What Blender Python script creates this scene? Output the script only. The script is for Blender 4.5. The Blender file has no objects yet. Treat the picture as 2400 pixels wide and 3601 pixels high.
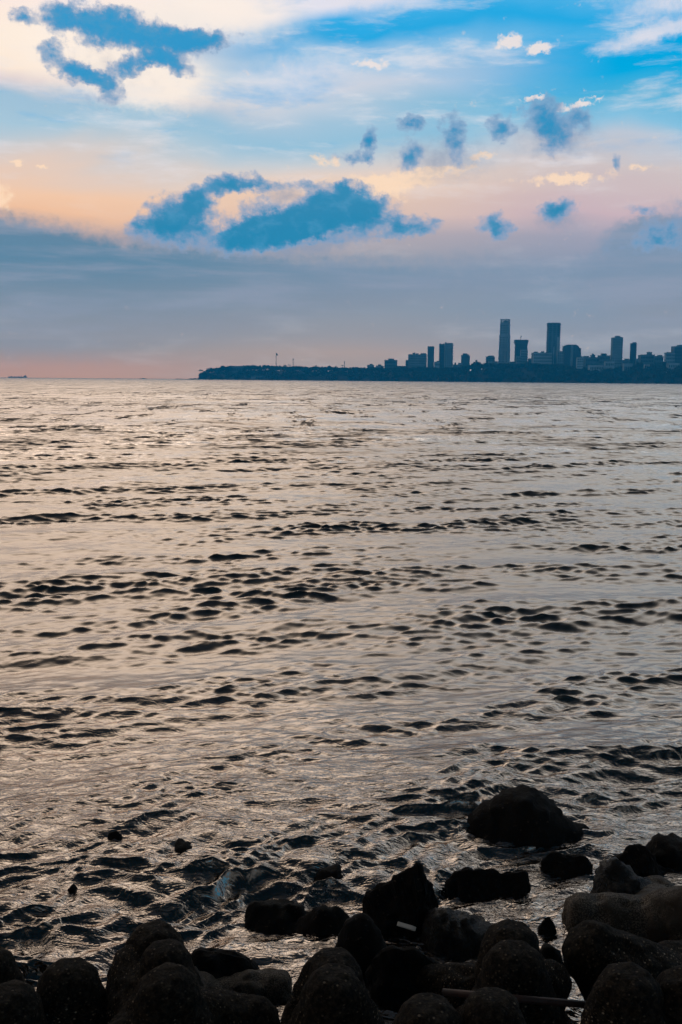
import bpy, bmesh, math, random
import numpy as np
from mathutils import Vector, Matrix, noise as mnoise

R = math.radians
random.seed(7)
rng = np.random.default_rng(11)
S = bpy.context.scene
COL = S.collection

# ------------------------------------------------------------------ camera
CAM_H = 5.5
F = 3500.0                      # focal length in photo pixels
PITCH = R(7.59)
ROLL = 0.0078
fwd = Vector((0, math.cos(PITCH), -math.sin(PITCH)))
r0 = Vector((1, 0, 0))
u0 = Vector((0, math.sin(PITCH), math.cos(PITCH)))
right = r0 * math.cos(ROLL) + u0 * math.sin(ROLL)
up = u0 * math.cos(ROLL) - r0 * math.sin(ROLL)
CAM = Vector((0, 0, CAM_H))

cam_d = bpy.data.cameras.new('camera')
cam_d.lens = 35.0
cam_d.sensor_width = 36.0
cam_d.clip_start = 0.1
cam_d.clip_end = 60000
cam = bpy.data.objects.new('camera', cam_d)
COL.objects.link(cam)
m = Matrix.Identity(4)
for i in range(3):
    m[i][0], m[i][1], m[i][2], m[i][3] = right[i], up[i], -fwd[i], CAM[i]
cam.matrix_world = m
S.camera = cam


def ray(px, py):
    return (fwd + right * ((px - 1200) / F) + up * ((1800.5 - py) / F)).normalized()


def on_plane(px, py, depth):
    d = ray(px, py)
    return CAM + d * (depth / d.y)


def on_level(px, py, z=0.0):
    d = ray(px, py)
    return CAM + d * ((z - CAM_H) / d.z)


def azel(px, py):
    d = ray(px, py)
    return math.degrees(math.atan2(d.x, d.y)), math.degrees(math.asin(d.z))


def lin(c):
    out = []
    for v in c:
        v = v / 255.0
        out.append(v / 12.92 if v <= 0.04045 else ((v + 0.055) / 1.055) ** 2.4)
    return tuple(out)


# ------------------------------------------------------------------ object helpers
def tag(o, label, cat, group=None):
    o['label'] = label
    o['category'] = cat
    if group:
        o['group'] = group
    return o


def link(name, mesh, mat=None, parent=None):
    o = bpy.data.objects.new(name, mesh)
    COL.objects.link(o)
    if mat is not None and len(mesh.materials) == 0:
        mesh.materials.append(mat)
    if parent is not None:
        o.parent = parent
    return o


def mesh_from(name, verts, faces, smooth=False):
    me = bpy.data.meshes.new(name)
    me.from_pydata([tuple(v) for v in verts], [], faces)
    if smooth:
        me.polygons.foreach_set('use_smooth', [True] * len(me.polygons))
    me.update()
    return me


class MB:
    def __init__(self):
        self.v, self.f = [], []

    def box(self, x0, x1, y0, y1, z0, z1):
        b = len(self.v)
        self.v += [(x0, y0, z0), (x1, y0, z0), (x1, y1, z0), (x0, y1, z0),
                   (x0, y0, z1), (x1, y0, z1), (x1, y1, z1), (x0, y1, z1)]
        self.f += [(b, b + 3, b + 2, b + 1), (b + 4, b + 5, b + 6, b + 7), (b, b + 1, b + 5, b + 4),
                   (b + 1, b + 2, b + 6, b + 5), (b + 2, b + 3, b + 7, b + 6), (b + 3, b, b + 4, b + 7)]
        return self

    def prism(self, prof, y0, y1):
        """extrude an XZ outline along Y"""
        b, n = len(self.v), len(prof)
        self.v += [(x, y0, z) for x, z in prof] + [(x, y1, z) for x, z in prof]
        self.f += [tuple(b + i for i in range(n)), tuple(b + n + i for i in reversed(range(n)))]
        for i in range(n):
            j = (i + 1) % n
            self.f.append((b + i, b + n + i, b + n + j, b + j))
        return self

    def tube(self, p0, p1, ra, rb, n=8):
        p0, p1 = Vector(p0), Vector(p1)
        ax = (p1 - p0).normalized()
        a = ax.orthogonal().normalized()
        c = ax.cross(a)
        b = len(self.v)
        for p, r in ((p0, ra), (p1, rb)):
            for i in range(n):
                t = 2 * math.pi * i / n
                self.v.append(tuple(p + (a * math.cos(t) + c * math.sin(t)) * r))
        for i in range(n):
            j = (i + 1) % n
            self.f.append((b + i, b + j, b + n + j, b + n + i))
        self.f.append(tuple(b + i for i in reversed(range(n))))
        self.f.append(tuple(b + n + i for i in range(n)))
        return self

    def mesh(self, name, smooth=False):
        return mesh_from(name, self.v, self.f, smooth)


# ------------------------------------------------------------------ numpy gradient noise
_perm = rng.permutation(256).astype(np.int64)
_perm = np.concatenate([_perm, _perm, _perm])
_ga = rng.uniform(0, 2 * np.pi, 256)
_gx, _gy = np.cos(_ga), np.sin(_ga)


def pn2(x, y):
    xi, yi = np.floor(x).astype(np.int64), np.floor(y).astype(np.int64)
    xf, yf = x - xi, y - yi
    xi, yi = xi & 255, yi & 255
    u, v = xf ** 3 * (xf * (xf * 6 - 15) + 10), yf ** 3 * (yf * (yf * 6 - 15) + 10)

    def g(ix, iy, fx, fy):
        h = _perm[_perm[ix] + iy]
        return _gx[h] * fx + _gy[h] * fy
    n00, n10 = g(xi, yi, xf, yf), g(xi + 1, yi, xf - 1, yf)
    n01, n11 = g(xi, yi + 1, xf, yf - 1), g(xi + 1, yi + 1, xf - 1, yf - 1)
    return ((n00 * (1 - u) + n10 * u) * (1 - v) + (n01 * (1 - u) + n11 * u) * v) * 1.5


def fbm2(x, y, o=4):
    s, a = 0, 1.0
    for k in range(o):
        s = s + a * pn2(x * 2 ** k + 17.3 * k, y * 2 ** k + 5.1 * k)
        a *= 0.5
    return s


def sstep(a, b, x):
    t = np.clip((x - a) / (b - a), 0, 1)
    return t * t * (3 - 2 * t)


# ------------------------------------------------------------------ material helpers
def new_mat(name):
    mt = bpy.data.materials.new(name)
    mt.use_nodes = True
    nt = mt.node_tree
    return mt, nt, nt.nodes['Principled BSDF'], nt.nodes['Material Output']


class NT:
    """tiny wrapper for building node graphs"""
    def __init__(self, nt):
        self.nt = nt

    def n(self, typ, **kw):
        nd = self.nt.nodes.new(typ)
        for k, v in kw.items():
            setattr(nd, k, v)
        return nd

    def l(self, a, b):
        self.nt.links.new(a, b)

    def put(self, sock, v):
        if isinstance(v, bpy.types.NodeSocket):
            self.l(v, sock)
        else:
            sock.default_value = v

    def math(self, op, a, b=None, c=None, clamp=False):
        nd = self.n('ShaderNodeMath', operation=op)
        nd.use_clamp = clamp
        self.put(nd.inputs[0], a)
        if b is not None:
            self.put(nd.inputs[1], b)
        if c is not None:
            self.put(nd.inputs[2], c)
        return nd.outputs[0]

    def vmath(self, op, a, b=None):
        nd = self.n('ShaderNodeVectorMath', operation=op)
        self.put(nd.inputs[0], a)
        if b is not None:
            self.put(nd.inputs[1], b)
        return nd.outputs['Value'] if op in ('LENGTH', 'DOT_PRODUCT') else nd.outputs[0]

    def smooth(self, x, a, b, lo=0.0, hi=1.0):
        nd = self.n('ShaderNodeMapRange', interpolation_type='SMOOTHSTEP')
        self.put(nd.inputs['Value'], x)
        self.put(nd.inputs['From Min'], a)
        self.put(nd.inputs['From Max'], b)
        nd.inputs['To Min'].default_value = lo
        nd.inputs['To Max'].default_value = hi
        return nd.outputs[0]

    def mix(self, f, a, b, blend='MIX'):
        nd = self.n('ShaderNodeMix', data_type='RGBA', blend_type=blend)
        self.put(nd.inputs[0], f)
        for s, v in ((nd.inputs[6], a), (nd.inputs[7], b)):
            if isinstance(v, tuple) and len(v) == 3:
                v = v + (1.0,)
            self.put(s, v)
        return nd.outputs[2]

    def noise(self, vec, scale, detail=4, rough=0.55, dims='3D', dist=0.0):
        nd = self.n('ShaderNodeTexNoise', noise_dimensions=dims)
        self.put(nd.inputs['Vector'], vec)
        nd.inputs['Scale'].default_value = scale
        nd.inputs['Detail'].default_value = detail
        nd.inputs['Roughness'].default_value = rough
        nd.inputs['Distortion'].default_value = dist
        return nd

    def ramp(self, fac, stops, interp='LINEAR'):
        nd = self.n('ShaderNodeValToRGB')
        cr = nd.color_ramp
        cr.interpolation = interp
        while len(cr.elements) > 1:
            cr.elements.remove(cr.elements[-1])
        for i, (p, c) in enumerate(stops):
            e = cr.elements[0] if i == 0 else cr.elements.new(p)
            e.position = p
            e.color = tuple(c) + (1.0,) if len(c) == 3 else c
        self.put(nd.inputs[0], fac)
        return nd.outputs[0]

    def mapping(self, vec, loc=(0, 0, 0), rot=(0, 0, 0), scale=(1, 1, 1), typ='POINT'):
        nd = self.n('ShaderNodeMapping', vector_type=typ)
        self.put(nd.inputs[0], vec)
        nd.inputs['Location'].default_value = loc
        nd.inputs['Rotation'].default_value = rot
        nd.inputs['Scale'].default_value = scale
        return nd.outputs[0]


# ================================================================== SKY
SUN_AZ, SUN_EL = -12.0, 29.0
HAZE_D, HAZE_END = 2.1e-4, 7100.0
HAZE_J = (0.04, 0.10, 0.19)      # light scattered into a long path through the haze


def build_world():
    w = bpy.data.worlds.new('World')
    S.world = w
    w.use_nodes = True
    w.cycles.sampling_method = 'MANUAL'
    w.cycles.sample_map_resolution = 1024
    nt = w.node_tree
    nt.nodes.clear()
    g = NT(nt)
    out = g.n('ShaderNodeOutputWorld')
    tc = g.n('ShaderNodeTexCoord')
    D = tc.outputs['Generated']
    sep = g.n('ShaderNodeSeparateXYZ')
    g.l(D, sep.inputs[0])
    az = g.math('MULTIPLY', g.math('ARCTAN2', sep.outputs[0], sep.outputs[1]), 57.29578)
    el = g.math('MULTIPLY', g.math('ARCSINE', sep.outputs[2]), 57.29578)
    comb = g.n('ShaderNodeCombineXYZ')
    g.l(az, comb.inputs[0])
    g.l(el, comb.inputs[1])
    P = comb.outputs[0]

    # broad cloud sheets: long soft layers, warped by noise
    wn = g.noise(g.mapping(P, scale=(0.055, 0.17, 1)), 1.0, 3, 0.55, '2D', 0.4)
    warp = g.math('MULTIPLY', g.math('SUBTRACT', wn.outputs[0], 0.5), 5.0)
    wfade = g.smooth(el, 4.0, 13.0)
    tilt = g.math('MULTIPLY', az, 0.0)
    elw = g.math('ADD', el, g.math('MULTIPLY', warp, wfade))
    elw = g.math('ADD', elw, tilt)
    t = g.math('DIVIDE', g.math('ADD', elw, 2.0), 24.0, clamp=True)

    def layer(xc, stops):
        st = []
        for y, c in sorted(stops, key=lambda s: -s[0]):
            e = azel(xc, y)[1]
            st.append(((e + 2) / 24.0, lin(c)))
        return g.ramp(t, st)
    cl = layer(150, [(0, (253, 232, 222)), (150, (254, 235, 215)), (260, (252, 230, 210)), (320, (222, 208, 208)),
                     (390, (160, 192, 214)), (470, (168, 198, 216)), (540, (205, 203, 204)), (620, (228, 203, 188)),
                     (700, (243, 200, 168)), (770, (240, 192, 158)), (830, (180, 162, 165)), (900, (118, 142, 166)),
                     (1050, (122, 143, 164)), (1150, (142, 148, 160)), (1220, (154, 150, 155)), (1290, (186, 152, 146)),
                     (1330, (188, 153, 145))])
    cc = layer(1200, [(0, (225, 225, 238)), (60, (60, 172, 228)), (130, (48, 166, 222)), (200, (165, 200, 228)),
                      (300, (205, 210, 222)), (400, (163, 195, 217)), (470, (150, 192, 216)), (550, (200, 205, 210)),
                      (620, (228, 208, 196)), (700, (234, 203, 180)), (780, (220, 192, 178)), (850, (178, 168, 174)),
                      (950, (146, 155, 170)), (1080, (142, 152, 166)), (1180, (155, 153, 160)), (1240, (172, 156, 154)),
                      (1330, (158, 152, 156))])
    cr = layer(2250, [(0, (100, 182, 230)), (80, (40, 168, 226)), (150, (80, 176, 226)), (200, (4, 164, 222)),
                      (300, (22, 168, 222)), (380, (80, 176, 216)), (470, (136, 192, 222)), (540, (188, 198, 212)),
                      (620, (206, 194, 194)), (700, (206, 188, 190)), (780, (202, 178, 186)), (850, (160, 160, 178)),
                      (950, (130, 148, 172)), (1080, (134, 150, 170)), (1180, (146, 152, 166)), (1330, (150, 153, 163))])
    base = g.mix(g.smooth(az, -16.0, 0.0), cl, cc)
    base = g.mix(g.smooth(az, 0.0, 15.0), base, cr)

    # fine cirrus texture
    ci = g.noise(g.mapping(P, rot=(0, 0, R(-8)), scale=(0.16, 0.75, 1)), 1.0, 7, 0.62, '2D', 0.15)
    cif = g.smooth(ci.outputs[0], 0.48, 0.78)
    cif = g.math('MULTIPLY', cif, g.smooth(el, 8.0, 13.0, 0.12, 0.62))
    base = g.mix(cif, base, lin((232, 228, 232)))
    ci2 = g.noise(g.mapping(P, loc=(7, 3, 0), rot=(0, 0, R(-12)), scale=(0.10, 0.42, 1)), 1.0, 6, 0.6, '2D', 0.15)
    blue = g.math('MULTIPLY', g.smooth(ci2.outputs[0], 0.52, 0.75), g.smooth(el, 10.0, 14.0, 0.0, 0.5))
    base = g.mix(blue, base, lin((40, 168, 226)))

    # noise that frays cloud edges
    fr = g.noise(g.mapping(P, scale=(1.0, 1.25, 1)), 1.7, 6, 0.6, '2D', 0.1)
    wv = g.vmath('SUBTRACT', fr.outputs['Color'], (0.5, 0.5, 0.5))
    nd = g.n('ShaderNodeVectorMath', operation='SCALE')
    g.l(wv, nd.inputs[0])
    nd.inputs['Scale'].default_value = 0.75
    Pw = g.vmath('ADD', P, nd.outputs[0])
    fr2 = g.noise(g.mapping(P, loc=(31, 8, 0), scale=(1.0, 1.15, 1)), 1.35, 7, 0.6, '2D', 0.15)
    fray = g.math('SUBTRACT', fr2.outputs[0], 0.5)

    def field(blobs, vec=None):
        acc = None
        for b in blobs:
            x, y, rx, ry = b[:4]
            rot = b[4] if len(b) > 4 else 0
            k = b[5] if len(b) > 5 else 1.0
            a, e = azel(x, y)
            mp = g.mapping(vec or Pw, (a, e, 0), (0, 0, R(rot)), (rx / 61.0, ry / 61.0, 1), 'TEXTURE')
            gr = g.n('ShaderNodeTexGradient', gradient_type='SPHERICAL')
            g.l(mp, gr.inputs[0])
            v = gr.outputs['Fac']
            if acc is None:
                acc = g.math('MULTIPLY', v, k)
            else:
                acc = g.math('MULTIPLY_ADD', v, k, acc)
        return acc

    # glowing thin cloud: peach streaks and small white puffs
    soft = [(1360, 640, 300, 52, 4), (1290, 690, 190, 40, 2), (1560, 600, 190, 22, 4), (1990, 628, 230, 26, 0), (1700, 546, 80, 20, 2),
            (1150, 566, 80, 30, -8), (55, 568, 50, 14), (150, 588, 40, 10), (10, 690, 45, 60), (2230, 590, 130, 18, 0, .7)]
    f = g.math('ADD', field(soft), g.math('MULTIPLY', fray, 1.5))
    base = g.mix(g.smooth(f, 0.22, 0.85, 0, 0.8), base, lin((255, 222, 190)))
    puffs = [(1790, 148, 62, 34, 10), (1898, 170, 74, 24, 8), (1300, 230, 90, 24, 3, .8), (1885, 345, 55, 16, 5), (2050, 365, 40, 24, 10),
             (2105, 348, 26, 20, 30, .8), (1990, 380, 40, 18, 0, .7)]
    f = g.math('ADD', field(puffs), g.math('MULTIPLY', fray, 1.1))
    base = g.mix(g.smooth(f, 0.2, 0.62, 0, 0.92), base, lin((238, 226, 222)))
    veil = [(2350, 5, 300, 95, 6, .85), (2280, 128, 300, 40, 9, .9), (1250, 5, 330, 50, 3, .8), (1050, 260, 420, 120, 8, .7)]
    f = g.math('ADD', field(veil), g.math('MULTIPLY', fray, 0.4))
    base = g.mix(g.smooth(f, 0.2, 0.9, 0, 0.75), base, lin((228, 224, 232)))
    glow = [(560, 300, 280, 110), (300, 170, 420, 190), (750, 40, 420, 120)]
    base = g.mix(g.smooth(field(glow), 0.05, 0.8, 0, 0.8), base, lin((255, 240, 226)))

    # the long grey-violet bank over the sea
    bank = [(100, 1040, 1000, 290, 0, 1.0), (-250, 980, 700, 270, 0, 1.0), (800, 1020, 700, 180, 3, .7), (2480, 930, 520, 270, 12, 1.1), (2250, 830, 160, 70, 8, .5),
            (1500, 1000, 700, 150, 2, .55)]
    f = g.math('ADD', field(bank), g.math('MULTIPLY', fray, 0.30))
    lay = g.noise(g.mapping(P, loc=(9, 2, 0), rot=(0, 0, R(-3)), scale=(0.09, 0.9, 1)), 1.0, 6, 0.6, '2D', 0.2)
    bankc = g.mix(g.smooth(el, 1.5, 7.5), lin((150, 150, 160)), g.mix(g.smooth(az, -14.0, 8.0), lin((90, 132, 160)), lin((122, 146, 172))))
    bankc = g.mix(g.smooth(lay.outputs[0], 0.4, 0.72, 0, 0.6), bankc, lin((150, 158, 178)))
    bm_ = g.math('MULTIPLY', g.smooth(f, 0.10, 0.55, 0, 0.9), g.smooth(el, 1.0, 5.5, 0.35, 1.0))
    base = g.mix(bm_, base, bankc)

    # dark clouds
    dark = [(320, 84, 200, 78, -6), (470, 112, 200, 74, -8), (620, 146, 160, 56, -4), (725, 138, 140, 36, 4), (225, 62, 90, 46, 0, .8),
            (262, 250, 130, 44, -14, 1.1), (350, 278, 90, 34, -16), (430, 240, 80, 42, 10, .9), (512, 210, 105, 34, 8), (610, 226, 100, 38, -14),
            (385, 345, 90, 44, 0, .7), (85, 62, 54, 34, 0, .9), (185, 172, 70, 34, 0, .75),
            (620, 775, 150, 105, 10, 1.45), (520, 800, 110, 50, 0, .6), (705, 705, 95, 62, 40, 1.0), (800, 648, 130, 44, 10, 1.1), (910, 655, 120, 30, 0, .75), (1045, 648, 80, 28, 0, .6),
            (1050, 780, 340, 85, 16, 1.3), (1180, 722, 170, 92, 8, 1.3), (980, 806, 240, 70, 12, 1.0), (880, 740, 150, 55, 10, .42), (880, 830, 280, 70, 6, .9), (1310, 750, 120, 62, 6, 1.1),
            (1430, 800, 140, 52, 4, 1.1), (1200, 660, 70, 24, -20, .6), (1180, 810, 200, 60, 0, .7),
            (1745, 802, 74, 58, -20, 1.1), (1960, 738, 84, 46, 12, 1.25), (1590, 460, 62, 74, -20, 0.9), (1450, 436, 60, 34, 0, .9),
            (1762, 447, 66, 56, 10, 0.9), (1905, 405, 88, 74, -10, 1.05), (1960, 480, 66, 85, -10, .85), (2035, 415, 60, 56, 0, .8),
            (1300, 505, 28, 80, -8, .8), (1445, 540, 56, 80, 0, .7), (1240, 556, 100, 28, 0, .7), (1600, 540, 50, 60, 0, .5), (2170, 570, 24, 34, 0, .7), (2260, 735, 70, 20, -10, .6), (2420, 800, 190, 90, 10, .75), (2250, 850, 150, 50, 6, .4)]
    big = g.noise(g.mapping(P, loc=(11, 21, 0), scale=(1.0, 1.3, 1)), 0.7, 8, 0.58, '2D', 0.15)
    fray2 = g.math('SUBTRACT', big.outputs[0], 0.5)
    fd0 = field(dark)
    fd = g.math('ADD', fd0, g.math('ADD', g.math('MULTIPLY', fray, 0.8), g.math('MULTIPLY', fray2, 1.25)))
    gate = g.smooth(fd0, 0.0, 0.18)
    wisp = g.math('MULTIPLY', g.smooth(fd, 0.02, 0.55, 0, 0.55), gate)
    mk = g.math('MULTIPLY', g.smooth(fd, 0.13, 0.90, 0, 0.96), gate)
    inn = g.noise(g.mapping(P, loc=(3, 50, 0), scale=(0.8, 1.2, 1)), 0.9, 7, 0.62, '2D', 0.1)
    deep = g.mix(g.smooth(el, 9.0, 17.0), lin((42, 134, 176)), lin((40, 148, 200)))
    core = g.mix(g.smooth(fd, 0.35, 1.25), lin((108, 152, 190)), deep)
    core = g.mix(g.smooth(inn.outputs[0], 0.46, 0.72, 0, 0.5), core, lin((82, 152, 192)))
    under = [(1080, 830, 420, 80, 8), (620, 830, 240, 60, 0, .9), (1000, 690, 120, 60, 0, .5), (1960, 770, 110, 50, 0, .6), (1560, 560, 260, 110, 0, .45), (1960, 470, 200, 120, 0, .5),
             (420, 210, 260, 120, 0, .25)]
    fu = g.math('ADD', field(under), g.math('MULTIPLY', fray, 0.4))
    base = g.mix(g.smooth(fu, 0.05, 0.6, 0, 0.75), base, lin((138, 152, 176)))
    base = g.mix(wisp, base, lin((150, 166, 196)))
    base = g.mix(mk, base, core)

    # film-fine unevenness
    gr = g.noise(P, 9.0, 2, 0.6, '2D')
    base = g.mix(g.smooth(gr.outputs[0], 0.3, 0.7, 0.0, 0.10), base, lin((190, 198, 214)), 'SOFT_LIGHT')
    # light lost in (and added by) the sea haze along each direction
    sel = g.math('MAXIMUM', g.math('SINE', g.math('MULTIPLY', el, 0.0174533)), 0.004)
    path = g.math('MINIMUM', HAZE_END, g.math('DIVIDE', 255.0, sel))
    T = g.math('POWER', 2.718282, g.math('MULTIPLY', path, -HAZE_D))
    add = g.n('ShaderNodeVectorMath', operation='SCALE')
    add.inputs[0].default_value = HAZE_J
    g.l(g.math('SUBTRACT', 1.0, T), add.inputs['Scale'])
    cv = g.n('ShaderNodeVectorMath', operation='SCALE')
    g.l(g.vmath('MAXIMUM', g.vmath('SUBTRACT', base, add.outputs[0]), (0.0, 0.0, 0.0)), cv.inputs[0])
    g.l(g.math('DIVIDE', 1.0, T), cv.inputs['Scale'])
    frame_sky = cv.outputs[0]

    # unseen overhead: bright sun band and dark zenith, added to shape light on water
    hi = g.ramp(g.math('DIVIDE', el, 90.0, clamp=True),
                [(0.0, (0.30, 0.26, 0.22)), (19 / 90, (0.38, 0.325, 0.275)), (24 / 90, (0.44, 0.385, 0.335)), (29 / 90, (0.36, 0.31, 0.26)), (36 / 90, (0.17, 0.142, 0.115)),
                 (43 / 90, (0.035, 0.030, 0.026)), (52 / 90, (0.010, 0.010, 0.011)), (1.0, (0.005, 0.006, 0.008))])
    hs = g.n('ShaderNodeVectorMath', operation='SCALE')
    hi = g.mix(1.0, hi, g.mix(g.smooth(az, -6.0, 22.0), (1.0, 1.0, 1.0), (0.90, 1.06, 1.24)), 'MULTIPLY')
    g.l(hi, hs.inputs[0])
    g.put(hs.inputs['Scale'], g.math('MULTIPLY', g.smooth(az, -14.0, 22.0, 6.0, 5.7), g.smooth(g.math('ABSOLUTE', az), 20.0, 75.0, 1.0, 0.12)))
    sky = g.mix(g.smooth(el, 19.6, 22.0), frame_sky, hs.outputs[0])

    # dusk sky behind, unseen: tinted blue and kept low to light the coast
    st = g.n('ShaderNodeTexSky', sky_type='NISHITA')
    st.sun_disc = False
    st.sun_elevation = R(SUN_EL)
    st.sun_rotation = R(SUN_AZ)
    tint = g.mix(1.0, st.outputs[0], (0.06, 0.27, 0.44), 'MULTIPLY')
    bg1 = g.n('ShaderNodeBackground')
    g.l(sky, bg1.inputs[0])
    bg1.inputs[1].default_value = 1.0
    bg2 = g.n('ShaderNodeBackground')
    g.l(tint, bg2.inputs[0])
    bg2.inputs[1].default_value = 0.4
    mx = g.n('ShaderNodeMixShader')
    g.put(mx.inputs[0], g.math('MULTIPLY', g.smooth(g.math('ABSOLUTE', az), 95.0, 145.0), g.smooth(el, 2.0, 12.0, 1.0, 0.01)))
    g.l(bg1.outputs[0], mx.inputs[1])
    g.l(bg2.outputs[0], mx.inputs[2])
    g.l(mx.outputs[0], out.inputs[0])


build_world()

sun_d = bpy.data.lights.new('sun', 'SUN')
sun_d.energy = 0.15
sun_d.angle = R(25)
sun_d.color = (1.0, 0.86, 0.72)
sun = bpy.data.objects.new('sun', sun_d)
COL.objects.link(sun)
sd = Vector((math.sin(R(SUN_AZ)) * math.cos(R(SUN_EL)), math.cos(R(SUN_AZ)) * math.cos(R(SUN_EL)), math.sin(R(SUN_EL))))
sun.rotation_euler = sd.to_track_quat('Z', 'Y').to_euler()
sun.location = (0, 0, 400)

# ================================================================== MATERIALS
def mat_flat(name, col, rough=0.7, var=0.25, scale=0.3):
    mt, nt, b, o = new_mat(name)
    g = NT(nt)
    geo = g.n('ShaderNodeNewGeometry')
    nz = g.noise(geo.outputs['Position'], scale, 4)
    dk = tuple(c * (1 - var) for c in col)
    lt = tuple(min(1, c * (1 + var)) for c in col)
    g.l(g.mix(g.smooth(nz.outputs[0], 0.3, 0.7), dk, lt), b.inputs['Base Color'])
    b.inputs['Roughness'].default_value = rough
    return mt


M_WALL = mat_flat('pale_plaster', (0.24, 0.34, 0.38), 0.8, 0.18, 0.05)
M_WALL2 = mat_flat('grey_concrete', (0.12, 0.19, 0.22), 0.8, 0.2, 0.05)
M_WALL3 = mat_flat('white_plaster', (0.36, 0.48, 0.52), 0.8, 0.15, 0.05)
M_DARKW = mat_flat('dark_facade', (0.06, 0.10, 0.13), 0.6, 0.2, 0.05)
M_GLASS = mat_flat('window_glass', (0.012, 0.016, 0.02), 0.4, 0.2, 0.1)
M_METAL = mat_flat('dark_steel', (0.06, 0.06, 0.06), 0.5, 0.2, 0.5)
M_ROOF = mat_flat('pale_roof', (0.6, 0.6, 0.6), 0.6, 0.15, 0.1)
M_LEAF = mat_flat('dark_leaves', (0.045, 0.06, 0.03), 0.8, 0.5, 0.06)
M_BARK = mat_flat('bark', (0.08, 0.06, 0.045), 0.9, 0.3, 1.0)
M_SOIL = mat_flat('hill_soil', (0.06, 0.06, 0.045), 0.9, 0.4, 0.03)
M_SHIP = mat_flat('ship_paint', (0.55, 0.5, 0.48), 0.6, 0.2, 0.05)
M_FLAG = mat_flat('flag_cloth', (0.10, 0.08, 0.06), 0.8, 0.2, 0.2)


def mat_rock(name, base, fleck, wet, bump=0.06, scale=2.2):
    mt, nt, b, o = new_mat(name)
    g = NT(nt)
    tc = g.n('ShaderNodeTexCoord')
    V = tc.outputs['Object']
    n1 = g.noise(V, scale, 8, 0.62, '3D', 0.3)
    n2 = g.noise(V, scale * 7, 6, 0.65)
    vo = g.n('ShaderNodeTexVoronoi', feature='F1')
    g.l(V, vo.inputs['Vector'])
    vo.inputs['Scale'].default_value = scale * 12
    fl = g.math('MULTIPLY', g.smooth(n2.outputs[0], 0.60, 0.72), fleck)
    col = g.mix(g.smooth(n1.outputs[0], 0.35, 0.7), tuple(c * 0.5 for c in base), tuple(c * 1.5 for c in base))
    col = g.mix(fl, col, (0.16, 0.125, 0.09))
    g.l(col, b.inputs['Base Color'])
    g.put(b.inputs['Roughness'], g.smooth(n1.outputs[0], 0.3, 0.7, wet, min(1, wet + 0.25)))
    b.inputs['Specular IOR Level'].default_value = 0.12 if wet < 0.3 else 0.04
    h = g.math('ADD', g.math('MULTIPLY', n1.outputs[0], 1.0), g.math('MULTIPLY', n2.outputs[0], 0.35))
    bp = g.n('ShaderNodeBump')
    bp.inputs['Strength'].default_value = 1.0
    bp.inputs['Distance'].default_value = bump
    g.l(h, bp.inputs['Height'])
    g.l(bp.outputs[0], b.inputs['Normal'])
    return mt


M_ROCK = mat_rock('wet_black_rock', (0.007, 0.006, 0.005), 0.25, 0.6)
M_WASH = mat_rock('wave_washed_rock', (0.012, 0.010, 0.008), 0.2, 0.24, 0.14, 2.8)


def mat_tetra():
    mt, nt, b, o = new_mat('barnacled_concrete')
    g = NT(nt)
    tc = g.n('ShaderNodeTexCoord')
    V = tc.outputs['Object']
    big = g.noise(V, 1.6, 5, 0.6)
    med = g.noise(V, 26.0, 5, 0.7)
    vo = g.n('ShaderNodeTexVoronoi', feature='F1')
    vo.inputs['Scale'].default_value = 30.0
    g.l(g.mapping(V, scale=(1, 1, 1.5)), vo.inputs['Vector'])
    cs = g.n('ShaderNodeSeparateColor')
    g.l(vo.outputs['Color'], cs.inputs[0])
    shell = g.math('MULTIPLY', g.smooth(vo.outputs['Distance'], 0.40, 0.20), g.smooth(cs.outputs[0], 0.60, 0.95))
    patchy = g.smooth(big.outputs[0], 0.42, 0.62, 0.12, 1.0)
    shell = g.math('MULTIPLY', shell, patchy)
    fine = g.noise(g.mapping(V, scale=(1.0, 1.0, 2.2)), 34.0, 3, 0.6)
    crust = g.math('MULTIPLY', g.smooth(fine.outputs[0], 0.56, 0.66), patchy)
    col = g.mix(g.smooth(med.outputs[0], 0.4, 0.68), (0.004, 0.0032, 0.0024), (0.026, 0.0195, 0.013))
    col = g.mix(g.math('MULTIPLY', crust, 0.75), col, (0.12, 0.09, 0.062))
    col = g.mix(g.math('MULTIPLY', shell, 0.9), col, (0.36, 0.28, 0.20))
    g.l(col, b.inputs['Base Color'])
    b.inputs['Roughness'].default_value = 0.7
    b.inputs['Specular IOR Level'].default_value = 0.04
    h = g.math('ADD', g.math('MULTIPLY', med.outputs[0], 0.8), g.math('MULTIPLY', crust, 0.5))
    bp = g.n('ShaderNodeBump')
    bp.inputs['Distance'].default_value = 0.03
    g.l(h, bp.inputs['Height'])
    g.l(bp.outputs[0], b.inputs['Normal'])
    return mt


M_TETRA = mat_tetra()


def mat_smooth_concrete():
    mt, nt, b, o = new_mat('worn_wet_concrete')
    g = NT(nt)
    tc = g.n('ShaderNodeTexCoord')
    V = tc.outputs['Object']
    n1 = g.noise(V, 2.0, 5, 0.6)
    n2 = g.noise(V, 60.0, 4, 0.7)
    col = g.mix(g.smooth(n2.outputs[0], 0.42, 0.64), (0.012, 0.0095, 0.007), (0.19, 0.155, 0.12))
    col = g.mix(g.smooth(n1.outputs[0], 0.35, 0.65), col, (0.028, 0.022, 0.016))
    g.l(col, b.inputs['Base Color'])
    b.inputs['Roughness'].default_value = 0.6
    b.inputs['Specular IOR Level'].default_value = 0.08
    bp = g.n('ShaderNodeBump')
    bp.inputs['Distance'].default_value = 0.012
    g.l(n2.outputs[0], bp.inputs['Height'])
    g.l(bp.outputs[0], b.inputs['Normal'])
    return mt


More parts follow.
